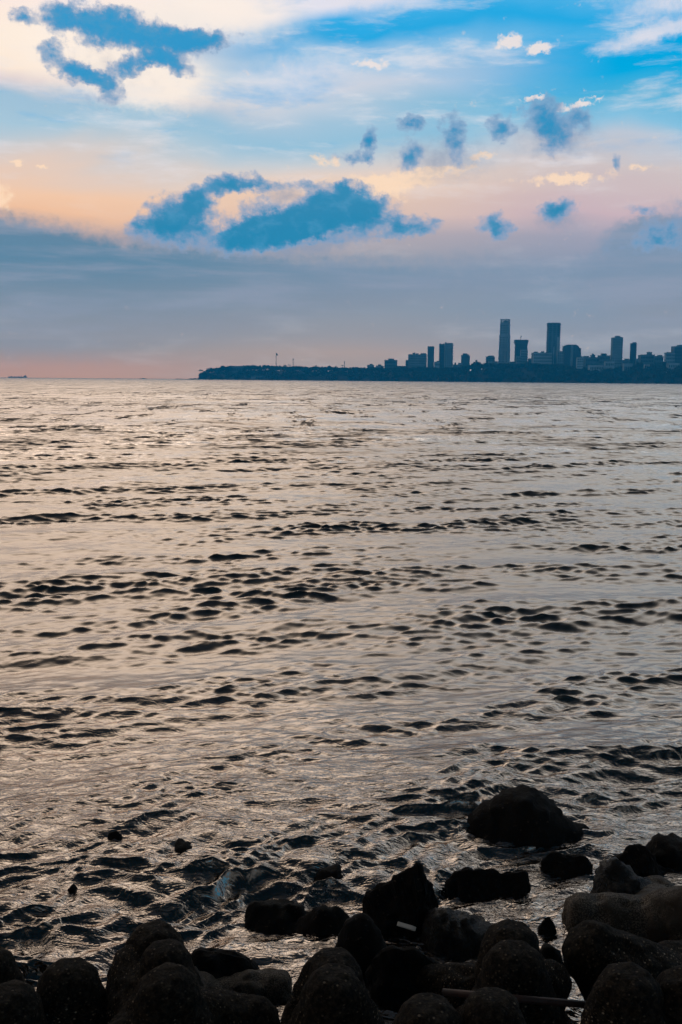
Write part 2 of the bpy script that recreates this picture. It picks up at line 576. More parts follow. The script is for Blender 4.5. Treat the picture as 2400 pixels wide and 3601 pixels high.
M_WORN = mat_smooth_concrete()
M_RUST = mat_flat('rusty_iron', (0.022, 0.007, 0.004), 0.7, 0.5, 8.0)
M_FOAMB = mat_flat('white_foam_board', (0.6, 0.56, 0.50), 0.7, 0.08, 10)
M_YELLOW = mat_flat('yellow_plastic', (0.5, 0.33, 0.03), 0.5, 0.1, 10)
M_BED = mat_rock('dark_rubble', (0.012, 0.010, 0.009), 0.1, 0.6, 0.08, 3.0)


def mat_water():
    mt, nt, b, o = new_mat('sea_water')
    g = NT(nt)
    geo = g.n('ShaderNodeNewGeometry')
    Pp = geo.outputs['Position']
    sp = g.n('ShaderNodeSeparateXYZ')
    g.l(Pp, sp.inputs[0])
    dist = sp.outputs[1]
    # far chop, too fine for the mesh out there
    P2 = g.mapping(Pp, rot=(0, 0, R(-16)), scale=(0.55, 1.0, 0.0))
    far1 = g.noise(P2, 0.10, 7, 0.78, '2D', 0.2)
    far2 = g.noise(P2, 1.1, 4, 0.6, '2D', 0.2)
    near = g.noise(g.mapping(Pp, rot=(0, 0, R(-20)), scale=(0.5, 1.0, 0.0)), 6.0, 4, 0.55, '2D', 0.7)
    micro = g.noise(g.mapping(Pp, rot=(0, 0, R(-30)), scale=(0.5, 1.0, 0.0)), 19.0, 2, 0.5, '2D', 0.6)
    wm = g.smooth(dist, 20.0, 90.0)
    wn = g.smooth(dist, 11.5, 22.0, 1.0, 0.08)
    calm = g.noise(g.mapping(Pp, scale=(0.5, 1.2, 0)), 0.02, 3, 0.6, '2D')
    cf = g.smooth(calm.outputs[0], 0.35, 0.65, 0.55, 1.25)
    h = 0.0
    h = g.math('MULTIPLY_ADD', g.math('MULTIPLY', near.outputs[0], wn), 0.030, h)
    turb = g.smooth(dist, 17.0, 10.5, 0.05, 1.0)
    h = g.math('MULTIPLY_ADD', g.math('MULTIPLY', micro.outputs[0], turb), 0.009, h)
    bp = g.n('ShaderNodeBump')
    bp.inputs['Strength'].default_value = 1.0
    bp.inputs['Distance'].default_value = 1.0
    g.l(h, bp.inputs['Height'])
    # facets of the far chop, finer than a pixel: tilt the normal itself
    fv = g.vmath('ADD', g.vmath('MULTIPLY', g.vmath('SUBTRACT', far1.outputs['Color'], (0.5, 0.5, 0.5)), (0.9, 1.5, 0.0)),
                 g.vmath('MULTIPLY', g.vmath('SUBTRACT', far2.outputs['Color'], (0.5, 0.56, 0.5)), (0.5, 0.9, 0.0)))
    fs = g.n('ShaderNodeVectorMath', operation='SCALE')
    g.l(fv, fs.inputs[0])
    g.put(fs.inputs['Scale'], g.math('MULTIPLY', g.math('MULTIPLY', wm, cf), 1.15))
    # steep little wave faces turned to the shore, scattered over the far water
    st = g.noise(g.mapping(Pp, rot=(0, 0, R(-6)), scale=(0.16, 0.035, 0.0)), 1.0, 5, 0.82, '2D', 0.1)
    face = g.math('MULTIPLY', g.smooth(st.outputs[0], 0.535, 0.67, 0, 0.70), g.math('MULTIPLY', g.smooth(dist, 70.0, 150.0), cf))
    cx = g.n('ShaderNodeCombineXYZ')
    # towards the horizon the far sides of the waves are hidden: the faces left in view lean this way
    g.l(g.math('SUBTRACT', g.math('MULTIPLY', face, -1.0), g.smooth(dist, 90.0, 500.0, 0.0, 0.11)), cx.inputs[1])
    nn = g.vmath('NORMALIZE', g.vmath('ADD', g.vmath('ADD', bp.outputs[0], fs.outputs[0]), cx.outputs[0]))
    g.l(nn, b.inputs['Normal'])
    at = g.n('ShaderNodeAttribute', attribute_name='foam')
    fn = g.noise(Pp, 30.0, 6, 0.8)
    fm = g.math('MULTIPLY', at.outputs['Fac'], g.smooth(fn.outputs[0], 0.56, 0.66))
    rough = g.math('MAXIMUM', g.smooth(dist, 8.5, 22.0, 0.13, 0.35), g.math('MULTIPLY', fm, 0.6))
    # murky brown harbour water: dark body under a slightly warm-tinted reflection
    g.l(g.mix(fm, (0.006, 0.005, 0.004), (0.55, 0.52, 0.48)), b.inputs['Base Color'])
    b.inputs['Roughness'].default_value = 0.6
    b.inputs['Specular IOR Level'].default_value = 0.0
    gl = g.n('ShaderNodeBsdfGlossy', distribution='BECKMANN')
    gl.inputs['Color'].default_value = (1.0, 0.87, 0.77, 1)
    g.put(gl.inputs['Roughness'], rough)
    g.l(nn, gl.inputs['Normal'])
    fr = g.n('ShaderNodeFresnel')
    fr.inputs['IOR'].default_value = 2.8
    g.l(nn, fr.inputs['Normal'])
    ms = g.n('ShaderNodeMixShader')
    g.put(ms.inputs[0], g.math('MULTIPLY', fr.outputs[0], g.math('SUBTRACT', 1.0, g.math('MULTIPLY', fm, 0.7))))
    g.l(b.outputs[0], ms.inputs[1])
    g.l(gl.outputs[0], ms.inputs[2])
    g.l(ms.outputs[0], o.inputs['Surface'])
    return mt


M_WATER = mat_water()

# ================================================================== WATER
def build_water():
    ys = [-60.0, -30, -10, 0, 3, 5]
    y = 5.8
    while y < 1400:
        ys.append(y)
        sl2 = y * y + CAM_H * CAM_H
        st = max(0.016, sl2 / 5470.0 * 0.65)
        y += min(st, 0.07) if y < 45 else min(st, 0.10) if y < 75 else min(st, 0.15) if y < 115 else min(st, 0.9) if y < 380 else st
    ys += [1700, 2100, 2700, 3500, 4600, 5800, 7000]
    ys = np.array(ys)
    s = np.linspace(-1, 1, 560)
    # fine in the middle, coarse at the sides
    q = 0.40 * s + 0.9 * np.sign(s) * np.clip(np.abs(s) - 0.80, 0, 1) ** 1.5 * 12
    w = np.clip(ys, 6, None) + 3.0
    X = w[:, None] * q[None, :]
    Y = np.repeat(ys[:, None], len(s), 1)
    dy = np.gradient(ys)
    dyg = np.repeat(dy[:, None], len(s), 1)
    near = 1 - sstep(9.0, 17.0, Y)
    # turbulence by the rocks: bend the incoming waves
    wx = X + near * 0.35 * fbm2(X * 0.55, Y * 0.55, 3)
    wy = Y + near * 0.35 * fbm2(X * 0.5 + 40, Y * 0.6 + 9, 3)
    patch = 0.88 + 0.6 * fbm2(X * 0.13, Y * 0.10 + 30, 3)
    patch = np.clip(patch, 0.25, 1.6)
    Z = np.zeros_like(X)
    DX = np.zeros_like(X)
    DY = np.zeros_like(X)
    midf = sstep(20, 50, Y)
    farf = sstep(90, 160, Y)
    # long low swell: short waves stand steepest just shoreward of its crests
    train = np.zeros_like(X)
    for (L, ang, sl, ph) in ((3.3, 25, 0.050, 0.4), (4.9, 15, 0.056, 2.1), (7.5, 20, 0.034, 4.0)):
        k = 2 * math.pi / L
        arg = k * (math.sin(R(ang)) * (wx + 0.8 * fbm2(X * 0.15, Y * 0.15 + 70, 3)) - math.cos(R(ang)) * (wy + 1.5 * fbm2(X * 0.13 + 33, Y * 0.16, 3))) + ph
        env = np.clip(0.7 + 1.3 * pn2(X * 0.07 + L * 9, Y * 0.09 + L), 0.05, 1.5) * sstep(2.2, 4.5, L / dyg)
        Z += sl / k * env * np.cos(arg) * (1 + 0.55 * near)
        train += env * np.cos(arg - 0.9) * (sl / 0.05)
    train = np.clip(0.92 + 0.40 * train, 0.52, 1.7)
    N = 130
    lam = np.exp(np.linspace(math.log(0.13), math.log(7.0), N))
    for i, L in enumerate(lam):
        L = L * rng.uniform(0.93, 1.07)
        sp = np.interp(math.log(L), [math.log(.13), 0, math.log(2.5), math.log(7)], [34, 15, 10, 8])
        th = R(19) + R(rng.normal(0, sp))
        nx, ny = math.sin(th), -math.cos(th)
        k = 2 * math.pi / L
        # slope per component
        sl = np.interp(math.log(L), [math.log(.13), math.log(.38), math.log(.8), math.log(1.6), math.log(3), math.log(5), math.log(7)],
                       [0.026, 0.062, 0.036, 0.014, 0.010, 0.008, 0.003])
        A = sl / k
        ph = rng.uniform(0, 2 * math.pi)
        keep = sstep(2.2, 4.5, L / max(abs(ny), 0.3) / dyg)
        a = A * keep * (patch * train if L < 2.2 else 1.0)
        if L < 1.0:
            a = a * (1 + (0.9 if L > 1.1 else 0.1 if L > 0.5 else 0.25 if L > 0.26 else 1.2) * near)
        if 0.75 < L < 1.6:
            a = a * (1 + 0.2 * midf)
        elif L >= 2.6:
            a = a * (1 + 0.15 * farf)
        arg = k * (nx * wx + ny * wy) + ph
        a = a * (1 - 0.40 * sstep(85, 130, Y))
        sn, cs = np.sin(arg), np.cos(arg)
        Z += a * cs
        qf = 0.75 - 0.4 * near
        DX -= qf * a * nx * sn
        DY -= qf * a * ny * sn
    damp = 0.25 * sstep(3.0, 6.0, Y) + 0.75 * sstep(6.5, 9.2, Y)
    X2, Y2, Z = X + DX * damp, Y + DY * damp, Z * damp
    # foam near the rocks
    foam = np.zeros_like(X)
    for (px, py, r, k) in FOAM:
        c = on_level(px, py)
        d = np.sqrt((X2 - c.x) ** 2 + ((Y2 - c.y) * 0.9) ** 2)
        foam = np.maximum(foam, k * (1 - sstep(r * 0.3, r, d)))
    nr, nc = X.shape
    me = bpy.data.meshes.new('sea')
    me.vertices.add(nr * nc)
    co = np.stack([X2, Y2, Z], -1).reshape(-1).astype(np.float32)
    me.vertices.foreach_set('co', co)
    idx = np.arange(nr * nc).reshape(nr, nc)
    quads = np.stack([idx[:-1, :-1], idx[:-1, 1:], idx[1:, 1:], idx[1:, :-1]], -1).reshape(-1)
    nf = (nr - 1) * (nc - 1)
    me.loops.add(nf * 4)
    me.polygons.add(nf)
    me.loops.foreach_set('vertex_index', quads.astype(np.int32))
    me.polygons.foreach_set('loop_start', np.arange(0, nf * 4, 4, dtype=np.int32))
    me.polygons.foreach_set('loop_total', np.full(nf, 4, dtype=np.int32))
    me.polygons.foreach_set('use_smooth', np.ones(nf, dtype=bool))
    me.update(calc_edges=True)
    at = me.attributes.new('foam', 'FLOAT', 'POINT')
    at.data.foreach_set('value', foam.reshape(-1).astype(np.float32))
    o = link('sea', me, M_WATER)
    o['kind'] = 'structure'


FOAM = [(1080, 3135, 0.28, 1.0), (830, 3190, 0.22, 1.0), (1040, 3100, 0.22, .7), (640, 2915, 0.35, .8), (1160, 3120, .2, .6),
        (2100, 2985, 0.35, .7), (1690, 3050, .2, .6), (1880, 3090, .25, .5), (1950, 3110, .2, .7), (60, 2850, .5, .6),
        (1250, 2700, .6, .45), (1000, 2800, .4, .5), (2330, 2950, .4, .5), (1840, 3040, .3, .4), (1300, 3110, .2, .5), (1540, 3120, .25, .5)]
build_water()

# sea bed and rubble slope under the armour units
def build_bed():
    n = 60
    xs = np.linspace(-14, 14, n)
    ys = np.linspace(-4, 13, n)
    X, Y = np.meshgrid(xs, ys)
    Z = np.interp(Y, [-4, 3, 6, 7.5, 8.6, 10, 13], [2.6, 1.3, 0.2, -0.45, -0.95, -1.5, -2.1]) + 0.16 * fbm2(X * 0.9, Y * 0.9, 4)
    v = np.stack([X, Y, Z], -1).reshape(-1, 3)
    idx = np.arange(n * n).reshape(n, n)
    f = np.stack([idx[:-1, :-1], idx[:-1, 1:], idx[1:, 1:], idx[1:, :-1]], -1).reshape(-1, 4)
    me = mesh_from('shore', v.tolist(), f.tolist(), True)
    link('shore', me, M_BED)['kind'] = 'structure'


build_bed()

# ================================================================== ROCKS
def rock(name, label, top, ybase, depth, mat=None, rough=0.05, facet=False, seed=0, group=None, sink=0.3, pz=2.0, npts=44, nl=25, zb=0.0, cat='rock'):
    """A rock: its cross profile (photo pixels, left to right), the row where it meets the water, and its half depth in metres.
    The profile is carried through the depth as a closed, lumpy solid."""
    xm = sum(p[0] for p in top) / len(top)
    df = on_level(xm, ybase, zb).y
    d0 = df + depth * 0.75
    pts = [on_plane(px, py, d0) for px, py in top]
    prof = [(p.x, p.z) for p in pts]
    zmin = zb - sink
    prof = [(prof[0][0], zmin)] + prof + [(prof[-1][0], zmin)]
    # resample
    L = [0]
    for a, b in zip(prof, prof[1:]):
        L.append(L[-1] + math.hypot(b[0] - a[0], b[1] - a[1]))
    if facet:
        res = prof
    else:
        res = []
        for i in range(npts):
            t = L[-1] * i / (npts - 1)
            j = min(max(k for k in range(len(L)) if L[k] <= t + 1e-9), len(prof) - 2)
            u = (t - L[j]) / max(1e-9, L[j + 1] - L[j])
            res.append((prof[j][0] + (prof[j + 1][0] - prof[j][0]) * u, prof[j][1] + (prof[j + 1][1] - prof[j][1]) * u))
    xc = sum(p[0] for p in res) / len(res)
    rr = random.Random(seed)
    lays = [-1, -0.6, 0.0, 0.55, 1] if facet else [math.sin(math.pi / 2 * (2 * i / (nl - 1) - 1)) for i in range(nl)]
    V, Fc = [], []
    for t in lays:
        tt = abs(t) * 0.985
        sx = (1 - tt ** 2.4) ** 0.55
        sz = (1 - tt ** pz) ** 0.75
        if facet:
            sx, sz = (1 - 0.75 * tt ** 1.5), (1 - 0.80 * tt ** 1.35)
        ox = rr.uniform(-.08, .08) * depth if facet else 0
        for (x, z) in res:
            jx = rr.uniform(-.05, .05) * depth if facet else 0
            jy = rr.uniform(-.14, .14) * depth if facet and abs(t) > .01 else 0
            V.append(Vector((xc + (x - xc) * sx + (ox + jx) * (abs(t) > .01), d0 + t * depth + jy, zmin + (z - zmin) * sz)))
    n = len(res)
    for a in range(len(lays) - 1):
        for i in range(n - 1):
            Fc.append((a * n + i, a * n + i + 1, (a + 1) * n + i + 1, (a + 1) * n + i))
        Fc.append((a * n + n - 1, a * n, (a + 1) * n, (a + 1) * n + n - 1))
    Fc.append(tuple(range(n - 1, -1, -1)))
    k = (len(lays) - 1) * n
    Fc.append(tuple(k + i for i in range(n)))
    c = Vector((xc, d0, zb))
    me = mesh_from(name, [v - c for v in V], Fc)
    bm = bmesh.new()
    bm.from_mesh(me)
    bmesh.ops.recalc_face_normals(bm, faces=bm.faces)
    bmesh.ops.triangulate(bm, faces=[f for f in bm.faces if len(f.verts) > 4])
    if facet:
        bmesh.ops.triangulate(bm, faces=bm.faces)
        bmesh.ops.bevel(bm, geom=list(bm.edges), offset=0.03, segments=1, affect='EDGES')
        bmesh.ops.triangulate(bm, faces=bm.faces)
        bmesh.ops.subdivide_edges(bm, edges=list(bm.edges), cuts=2, use_grid_fill=True)
    bm.normal_update()
    off = Vector((seed * 3.1, seed * 1.7, seed * 0.9))
    for v in bm.verts:
        p = v.co * 2.2 + off
        q = v.co * 6.5 + off
        a = mnoise.noise(p) * rough * 1.6
        b = (abs(mnoise.noise(q)) - 0.25) * rough * 1.5
        c2 = mnoise.noise(v.co * 17 + off) * rough * 0.35
        if facet:
            a *= 0.5
        v.co += v.normal * (a + b + c2)
    bm.to_mesh(me)
    bm.free()
    if not facet:
        me.polygons.foreach_set('use_smooth', [True] * len(me.polygons))
    o = link(name, me, mat or M_ROCK)
    o.location = c
    tag(o, label, cat, group)
    return o


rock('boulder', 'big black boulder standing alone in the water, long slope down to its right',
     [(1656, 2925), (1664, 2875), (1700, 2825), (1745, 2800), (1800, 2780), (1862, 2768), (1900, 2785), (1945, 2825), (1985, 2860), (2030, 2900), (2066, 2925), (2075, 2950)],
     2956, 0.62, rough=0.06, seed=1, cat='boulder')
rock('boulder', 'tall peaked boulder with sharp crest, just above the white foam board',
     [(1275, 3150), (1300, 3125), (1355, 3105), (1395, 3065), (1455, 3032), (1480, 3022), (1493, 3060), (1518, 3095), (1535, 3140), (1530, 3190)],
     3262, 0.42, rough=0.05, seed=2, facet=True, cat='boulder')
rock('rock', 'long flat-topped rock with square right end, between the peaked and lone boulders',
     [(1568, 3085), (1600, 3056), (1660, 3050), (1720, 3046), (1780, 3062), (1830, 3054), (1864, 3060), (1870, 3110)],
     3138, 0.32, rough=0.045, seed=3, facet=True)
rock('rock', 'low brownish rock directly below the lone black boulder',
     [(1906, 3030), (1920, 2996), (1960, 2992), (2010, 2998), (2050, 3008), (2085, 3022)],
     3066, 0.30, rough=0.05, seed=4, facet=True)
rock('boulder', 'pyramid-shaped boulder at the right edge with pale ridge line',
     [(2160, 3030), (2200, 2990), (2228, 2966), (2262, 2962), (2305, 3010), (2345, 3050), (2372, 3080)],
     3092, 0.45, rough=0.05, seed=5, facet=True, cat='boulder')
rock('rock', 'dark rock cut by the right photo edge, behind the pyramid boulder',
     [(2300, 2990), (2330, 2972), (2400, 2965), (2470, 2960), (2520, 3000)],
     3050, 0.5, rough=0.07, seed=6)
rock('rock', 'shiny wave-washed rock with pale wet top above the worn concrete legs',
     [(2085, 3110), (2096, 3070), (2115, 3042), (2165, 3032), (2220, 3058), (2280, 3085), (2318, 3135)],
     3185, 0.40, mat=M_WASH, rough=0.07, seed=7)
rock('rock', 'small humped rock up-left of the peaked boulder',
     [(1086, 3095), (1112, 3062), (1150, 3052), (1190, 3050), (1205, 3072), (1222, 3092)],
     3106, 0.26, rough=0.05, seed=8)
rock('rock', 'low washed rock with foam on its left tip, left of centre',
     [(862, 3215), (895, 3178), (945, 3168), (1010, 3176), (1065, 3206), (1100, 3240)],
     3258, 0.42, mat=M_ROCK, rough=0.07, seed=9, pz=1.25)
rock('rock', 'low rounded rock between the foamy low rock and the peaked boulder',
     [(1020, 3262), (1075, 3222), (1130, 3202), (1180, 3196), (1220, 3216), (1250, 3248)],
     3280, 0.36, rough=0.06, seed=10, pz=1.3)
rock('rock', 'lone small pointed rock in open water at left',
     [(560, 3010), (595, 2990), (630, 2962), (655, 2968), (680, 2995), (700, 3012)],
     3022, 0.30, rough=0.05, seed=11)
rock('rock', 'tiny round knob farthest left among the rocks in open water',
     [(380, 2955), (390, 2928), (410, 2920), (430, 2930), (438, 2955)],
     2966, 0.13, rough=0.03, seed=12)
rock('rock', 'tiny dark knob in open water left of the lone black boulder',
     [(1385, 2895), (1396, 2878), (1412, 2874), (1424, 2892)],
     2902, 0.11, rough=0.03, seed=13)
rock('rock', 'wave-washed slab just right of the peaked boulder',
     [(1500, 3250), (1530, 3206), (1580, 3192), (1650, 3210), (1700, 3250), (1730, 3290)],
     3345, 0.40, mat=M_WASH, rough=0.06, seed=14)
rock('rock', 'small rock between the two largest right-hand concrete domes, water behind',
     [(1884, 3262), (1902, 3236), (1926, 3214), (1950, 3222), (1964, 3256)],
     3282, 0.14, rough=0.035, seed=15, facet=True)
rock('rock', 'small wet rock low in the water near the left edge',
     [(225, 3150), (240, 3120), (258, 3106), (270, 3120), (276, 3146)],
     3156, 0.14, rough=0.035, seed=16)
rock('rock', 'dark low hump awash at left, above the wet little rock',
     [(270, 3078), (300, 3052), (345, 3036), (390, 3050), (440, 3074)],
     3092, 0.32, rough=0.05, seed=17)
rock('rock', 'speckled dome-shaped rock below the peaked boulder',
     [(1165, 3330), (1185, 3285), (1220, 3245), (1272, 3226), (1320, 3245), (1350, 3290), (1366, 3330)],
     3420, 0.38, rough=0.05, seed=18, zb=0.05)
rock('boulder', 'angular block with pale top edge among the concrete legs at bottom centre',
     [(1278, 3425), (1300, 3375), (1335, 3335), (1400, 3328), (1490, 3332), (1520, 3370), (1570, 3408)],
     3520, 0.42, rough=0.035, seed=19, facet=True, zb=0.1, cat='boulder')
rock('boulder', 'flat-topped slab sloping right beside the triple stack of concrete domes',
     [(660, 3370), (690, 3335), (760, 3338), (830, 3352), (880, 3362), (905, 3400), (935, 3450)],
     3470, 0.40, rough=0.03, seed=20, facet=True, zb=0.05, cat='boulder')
rock('rock', 'small rubble rock left of the big blunt concrete leg',
     [(1890, 3350), (1910, 3328), (1945, 3325), (1975, 3345), (1985, 3375)],
     3400, 0.2, rough=0.04, seed=21, zb=0.1)

# ================================================================== TETRAPODS
TET_DIRS = [Vector((0, 0, 1))]
for k in range(3):
    a = 2 * math.pi * k / 3
    TET_DIRS.append(Vector((math.sin(R(109.5)) * math.cos(a), math.sin(R(109.5)) * math.sin(a), math.cos(R(109.5)))))
LEG = 1.05


def make_tetra_mesh(name, seed, mat, r_root=0.42, r_tip=0.275, flat=0.5):
    V, Fc = [], []
    for d in TET_DIRS:
        a = d.orthogonal().normalized()
        c = d.cross(a)
        prof = [(0.0, r_root * 0.9), (0.15, r_root), (0.5, r_root * 0.62 + r_tip * 0.38), (LEG - 0.20, r_tip * 1.03)]
        for i in range(1, 8):
            t = math.pi / 2 * i / 7
            prof.append((LEG - 0.20 + 0.20 * math.sin(t), r_tip * (math.cos(t) ** flat)))
        b, n = len(V), 28
        for s, r in prof:
            for i in range(n):
                t = 2 * math.pi * i / n
                V.append(d * s + (a * math.cos(t) + c * math.sin(t)) * max(r, 0.004))
        for j in range(len(prof) - 1):
            for i in range(n):
                k2 = (i + 1) % n
                Fc.append((b + j * n + i, b + j * n + k2, b + (j + 1) * n + k2, b + (j + 1) * n + i))
        Fc.append(tuple(b + i for i in reversed(range(n))))
        e = b + (len(prof) - 1) * n
        Fc.append(tuple(e + i for i in range(n)))
    tmp = link('tmp', mesh_from('tmp', V, Fc))
    md = tmp.modifiers.new('r', 'REMESH')
    md.mode = 'VOXEL'
    md.voxel_size = 0.028
    sm = tmp.modifiers.new('s', 'SMOOTH')
    sm.iterations = 6
    dg = bpy.context.evaluated_depsgraph_get()
    me = bpy.data.meshes.new_from_object(tmp.evaluated_get(dg))
    bpy.data.objects.remove(tmp)
    me.name = name
    off = Vector((seed * 5.3, seed * 2.1, seed * 0.7))
    bm = bmesh.new()
    bm.from_mesh(me)
    bm.normal_update()
    for v in bm.verts:
        v.co += v.normal * (mnoise.noise(v.co * 2.3 + off) * 0.04 + min(0.0, mnoise.noise(v.co * 4.7 + off) + 0.12) * 0.09 + mnoise.noise(v.co * 9 + off) * 0.016 + mnoise.noise(v.co * 22 + off) * 0.007)
    bm.to_mesh(me)
    bm.free()
    me.polygons.foreach_set('use_smooth', [True] * len(me.polygons))
    me.materials.clear()
    me.materials.append(mat)
    return me


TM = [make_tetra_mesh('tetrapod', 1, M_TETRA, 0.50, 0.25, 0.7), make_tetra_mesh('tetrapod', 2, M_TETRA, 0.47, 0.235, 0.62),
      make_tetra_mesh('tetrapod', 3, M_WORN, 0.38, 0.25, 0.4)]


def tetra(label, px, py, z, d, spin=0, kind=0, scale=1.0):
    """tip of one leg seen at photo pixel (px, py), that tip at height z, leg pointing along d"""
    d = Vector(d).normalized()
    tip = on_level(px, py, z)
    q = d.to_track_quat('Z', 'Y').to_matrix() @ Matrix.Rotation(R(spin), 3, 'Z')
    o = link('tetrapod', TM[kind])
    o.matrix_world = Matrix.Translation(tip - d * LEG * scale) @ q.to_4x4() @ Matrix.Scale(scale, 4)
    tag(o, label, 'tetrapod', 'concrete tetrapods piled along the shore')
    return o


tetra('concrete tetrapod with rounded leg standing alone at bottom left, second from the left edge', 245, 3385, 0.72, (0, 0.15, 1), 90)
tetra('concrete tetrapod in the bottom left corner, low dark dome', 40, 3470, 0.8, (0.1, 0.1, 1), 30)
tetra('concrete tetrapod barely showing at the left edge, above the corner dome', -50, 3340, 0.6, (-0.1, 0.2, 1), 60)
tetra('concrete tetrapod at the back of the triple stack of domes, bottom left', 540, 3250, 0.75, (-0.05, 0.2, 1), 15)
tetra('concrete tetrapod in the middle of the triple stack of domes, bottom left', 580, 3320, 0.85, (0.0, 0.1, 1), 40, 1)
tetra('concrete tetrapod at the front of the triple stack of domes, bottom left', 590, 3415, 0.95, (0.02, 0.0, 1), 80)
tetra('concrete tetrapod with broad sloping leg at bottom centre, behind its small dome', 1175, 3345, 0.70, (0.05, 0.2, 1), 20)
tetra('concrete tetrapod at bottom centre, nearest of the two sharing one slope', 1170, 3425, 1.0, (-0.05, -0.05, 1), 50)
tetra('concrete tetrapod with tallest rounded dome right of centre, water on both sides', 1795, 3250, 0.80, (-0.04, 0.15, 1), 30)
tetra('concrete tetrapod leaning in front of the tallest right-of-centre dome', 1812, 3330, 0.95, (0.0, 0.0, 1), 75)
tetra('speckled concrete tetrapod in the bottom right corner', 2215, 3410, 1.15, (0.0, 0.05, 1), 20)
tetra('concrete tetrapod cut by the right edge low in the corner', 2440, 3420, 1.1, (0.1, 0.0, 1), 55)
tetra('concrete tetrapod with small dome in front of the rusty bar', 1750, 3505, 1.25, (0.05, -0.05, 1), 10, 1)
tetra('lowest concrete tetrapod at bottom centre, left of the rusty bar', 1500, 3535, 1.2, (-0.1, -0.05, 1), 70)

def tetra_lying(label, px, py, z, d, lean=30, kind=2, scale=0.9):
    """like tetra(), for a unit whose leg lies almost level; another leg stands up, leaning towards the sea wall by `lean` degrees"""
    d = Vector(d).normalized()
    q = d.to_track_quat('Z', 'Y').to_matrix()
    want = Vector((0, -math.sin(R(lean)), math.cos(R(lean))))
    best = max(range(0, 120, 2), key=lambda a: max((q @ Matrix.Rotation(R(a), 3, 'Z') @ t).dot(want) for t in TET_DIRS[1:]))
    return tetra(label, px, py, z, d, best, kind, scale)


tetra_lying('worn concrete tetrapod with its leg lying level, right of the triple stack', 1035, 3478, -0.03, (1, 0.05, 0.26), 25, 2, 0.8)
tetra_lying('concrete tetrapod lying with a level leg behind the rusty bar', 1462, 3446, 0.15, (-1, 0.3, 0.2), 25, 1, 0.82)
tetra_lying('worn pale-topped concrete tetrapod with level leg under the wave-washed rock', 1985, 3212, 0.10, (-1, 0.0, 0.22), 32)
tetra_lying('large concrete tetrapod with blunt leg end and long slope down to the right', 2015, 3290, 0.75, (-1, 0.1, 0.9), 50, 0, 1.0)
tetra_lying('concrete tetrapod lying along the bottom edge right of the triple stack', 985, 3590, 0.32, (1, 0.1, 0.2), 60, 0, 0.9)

# litter
def litter():
    a, b = on_plane(1558, 3488, 7.35), on_plane(2098, 3536, 7.05)
    mb = MB()
    mb.tube((0, 0, 0), tuple(b - a), 0.028, 0.028, 10)
    mb.tube(tuple((b - a) * 0.33), tuple((b - a) * 0.34), 0.033, 0.033, 10)
    o = link('iron_bar', mb.mesh('iron_bar', True), M_RUST)
    o.location = a
    tag(o, 'rusty iron bar wedged level between the concrete tetrapods', 'bar')
    c = on_level(1432, 3258, 0.10)
    mb = MB().prism([(-0.10, -0.004), (-0.095, 0.006), (0.05, 0.010), (0.09, 0.002), (0.07, -0.008)], -0.022, 0.022)
    o = link('foam_board', mb.mesh('foam_board'), M_FOAMB)
    o.location = c
    o.rotation_euler = (R(28), R(10), R(-14))
    tag(o, 'white foam board scrap afloat under the peaked boulder', 'litter')
    c = on_level(840, 3037, 0.03)
    mb = MB().prism([(-0.03, -0.006), (-0.02, 0.012), (0.012, 0.014), (0.03, 0.0)], -0.02, 0.02)
    o = link('plastic_scrap', mb.mesh('plastic_scrap'), M_YELLOW)
    o.location = c
    o.rotation_euler = (R(20), 0, R(15))
    tag(o, 'tiny yellow plastic scrap floating on open water', 'litter')


litter()

# ================================================================== FAR SHORE
def coast_d(px):
    return float(np.interp(px, [300, 650, 700, 1000, 1400, 2000, 2400, 3400], [4300, 4150, 4100, 3750, 3400, 3000, 2750, 2500]))


CAN = [(640, 1333), (690, 1331), (700, 1322), (712, 1312), (730, 1303), (760, 1297), (800, 1292), (860, 1290), (920, 1290), (1000, 1291), (1100, 1293), (1200, 1295),
       (1300, 1296), (1420, 1295), (1500, 1296), (1560, 1298), (1620, 1295), (1680, 1284), (1712, 1281), (1760, 1282), (1820, 1283), (1860, 1278),
       (1900, 1284), (1980, 1288), (2050, 1296), (2100, 1302), (2160, 1297), (2230, 1288), (2300, 1290), (2400, 1290), (2700, 1285), (3300, 1290)]


def can_z(px):
    return max(0.5, on_plane(px, float(np.interp(px, [c[0] for c in CAN], [c[1] for c in CAN])), coast_d(px) + 150).z)


def build_hill():
    pxs = np.arange(640, 3300, 12)
    prof = [(0, 0.0), (3, 0.03), (30, 0.35), (80, 0.72), (150, 0.88), (300, 0.9), (700, 0.88), (900, -0.1)]
    V = []
    for i, px in enumerate(pxs):
        d = coast_d(px)
        h = can_z(px) - 9 if px > 720 else max(0.8, can_z(px) * 0.55)
        h = max(h, 1.0)
        for (o, k) in prof:
            p = on_plane(px, 1330, d + o)
            wob = (1 + 0.12 * mnoise.noise(Vector((px * 0.02, o * 0.01, 0))))
            V.append((p.x, d + o + 14 * mnoise.noise(Vector((px * 0.03, 5, 0))), -0.6 + (h * k * wob + 0.6) if o else -0.6))
    n = len(prof)
    Fc = []
    for i in range(len(pxs) - 1):
        for j in range(n - 1):
            Fc.append((i * n + j, (i + 1) * n + j, (i + 1) * n + j + 1, i * n + j + 1))
    o = link('hill', mesh_from('hill', V, Fc, True), M_SOIL)
    o['kind'] = 'structure'


build_hill()


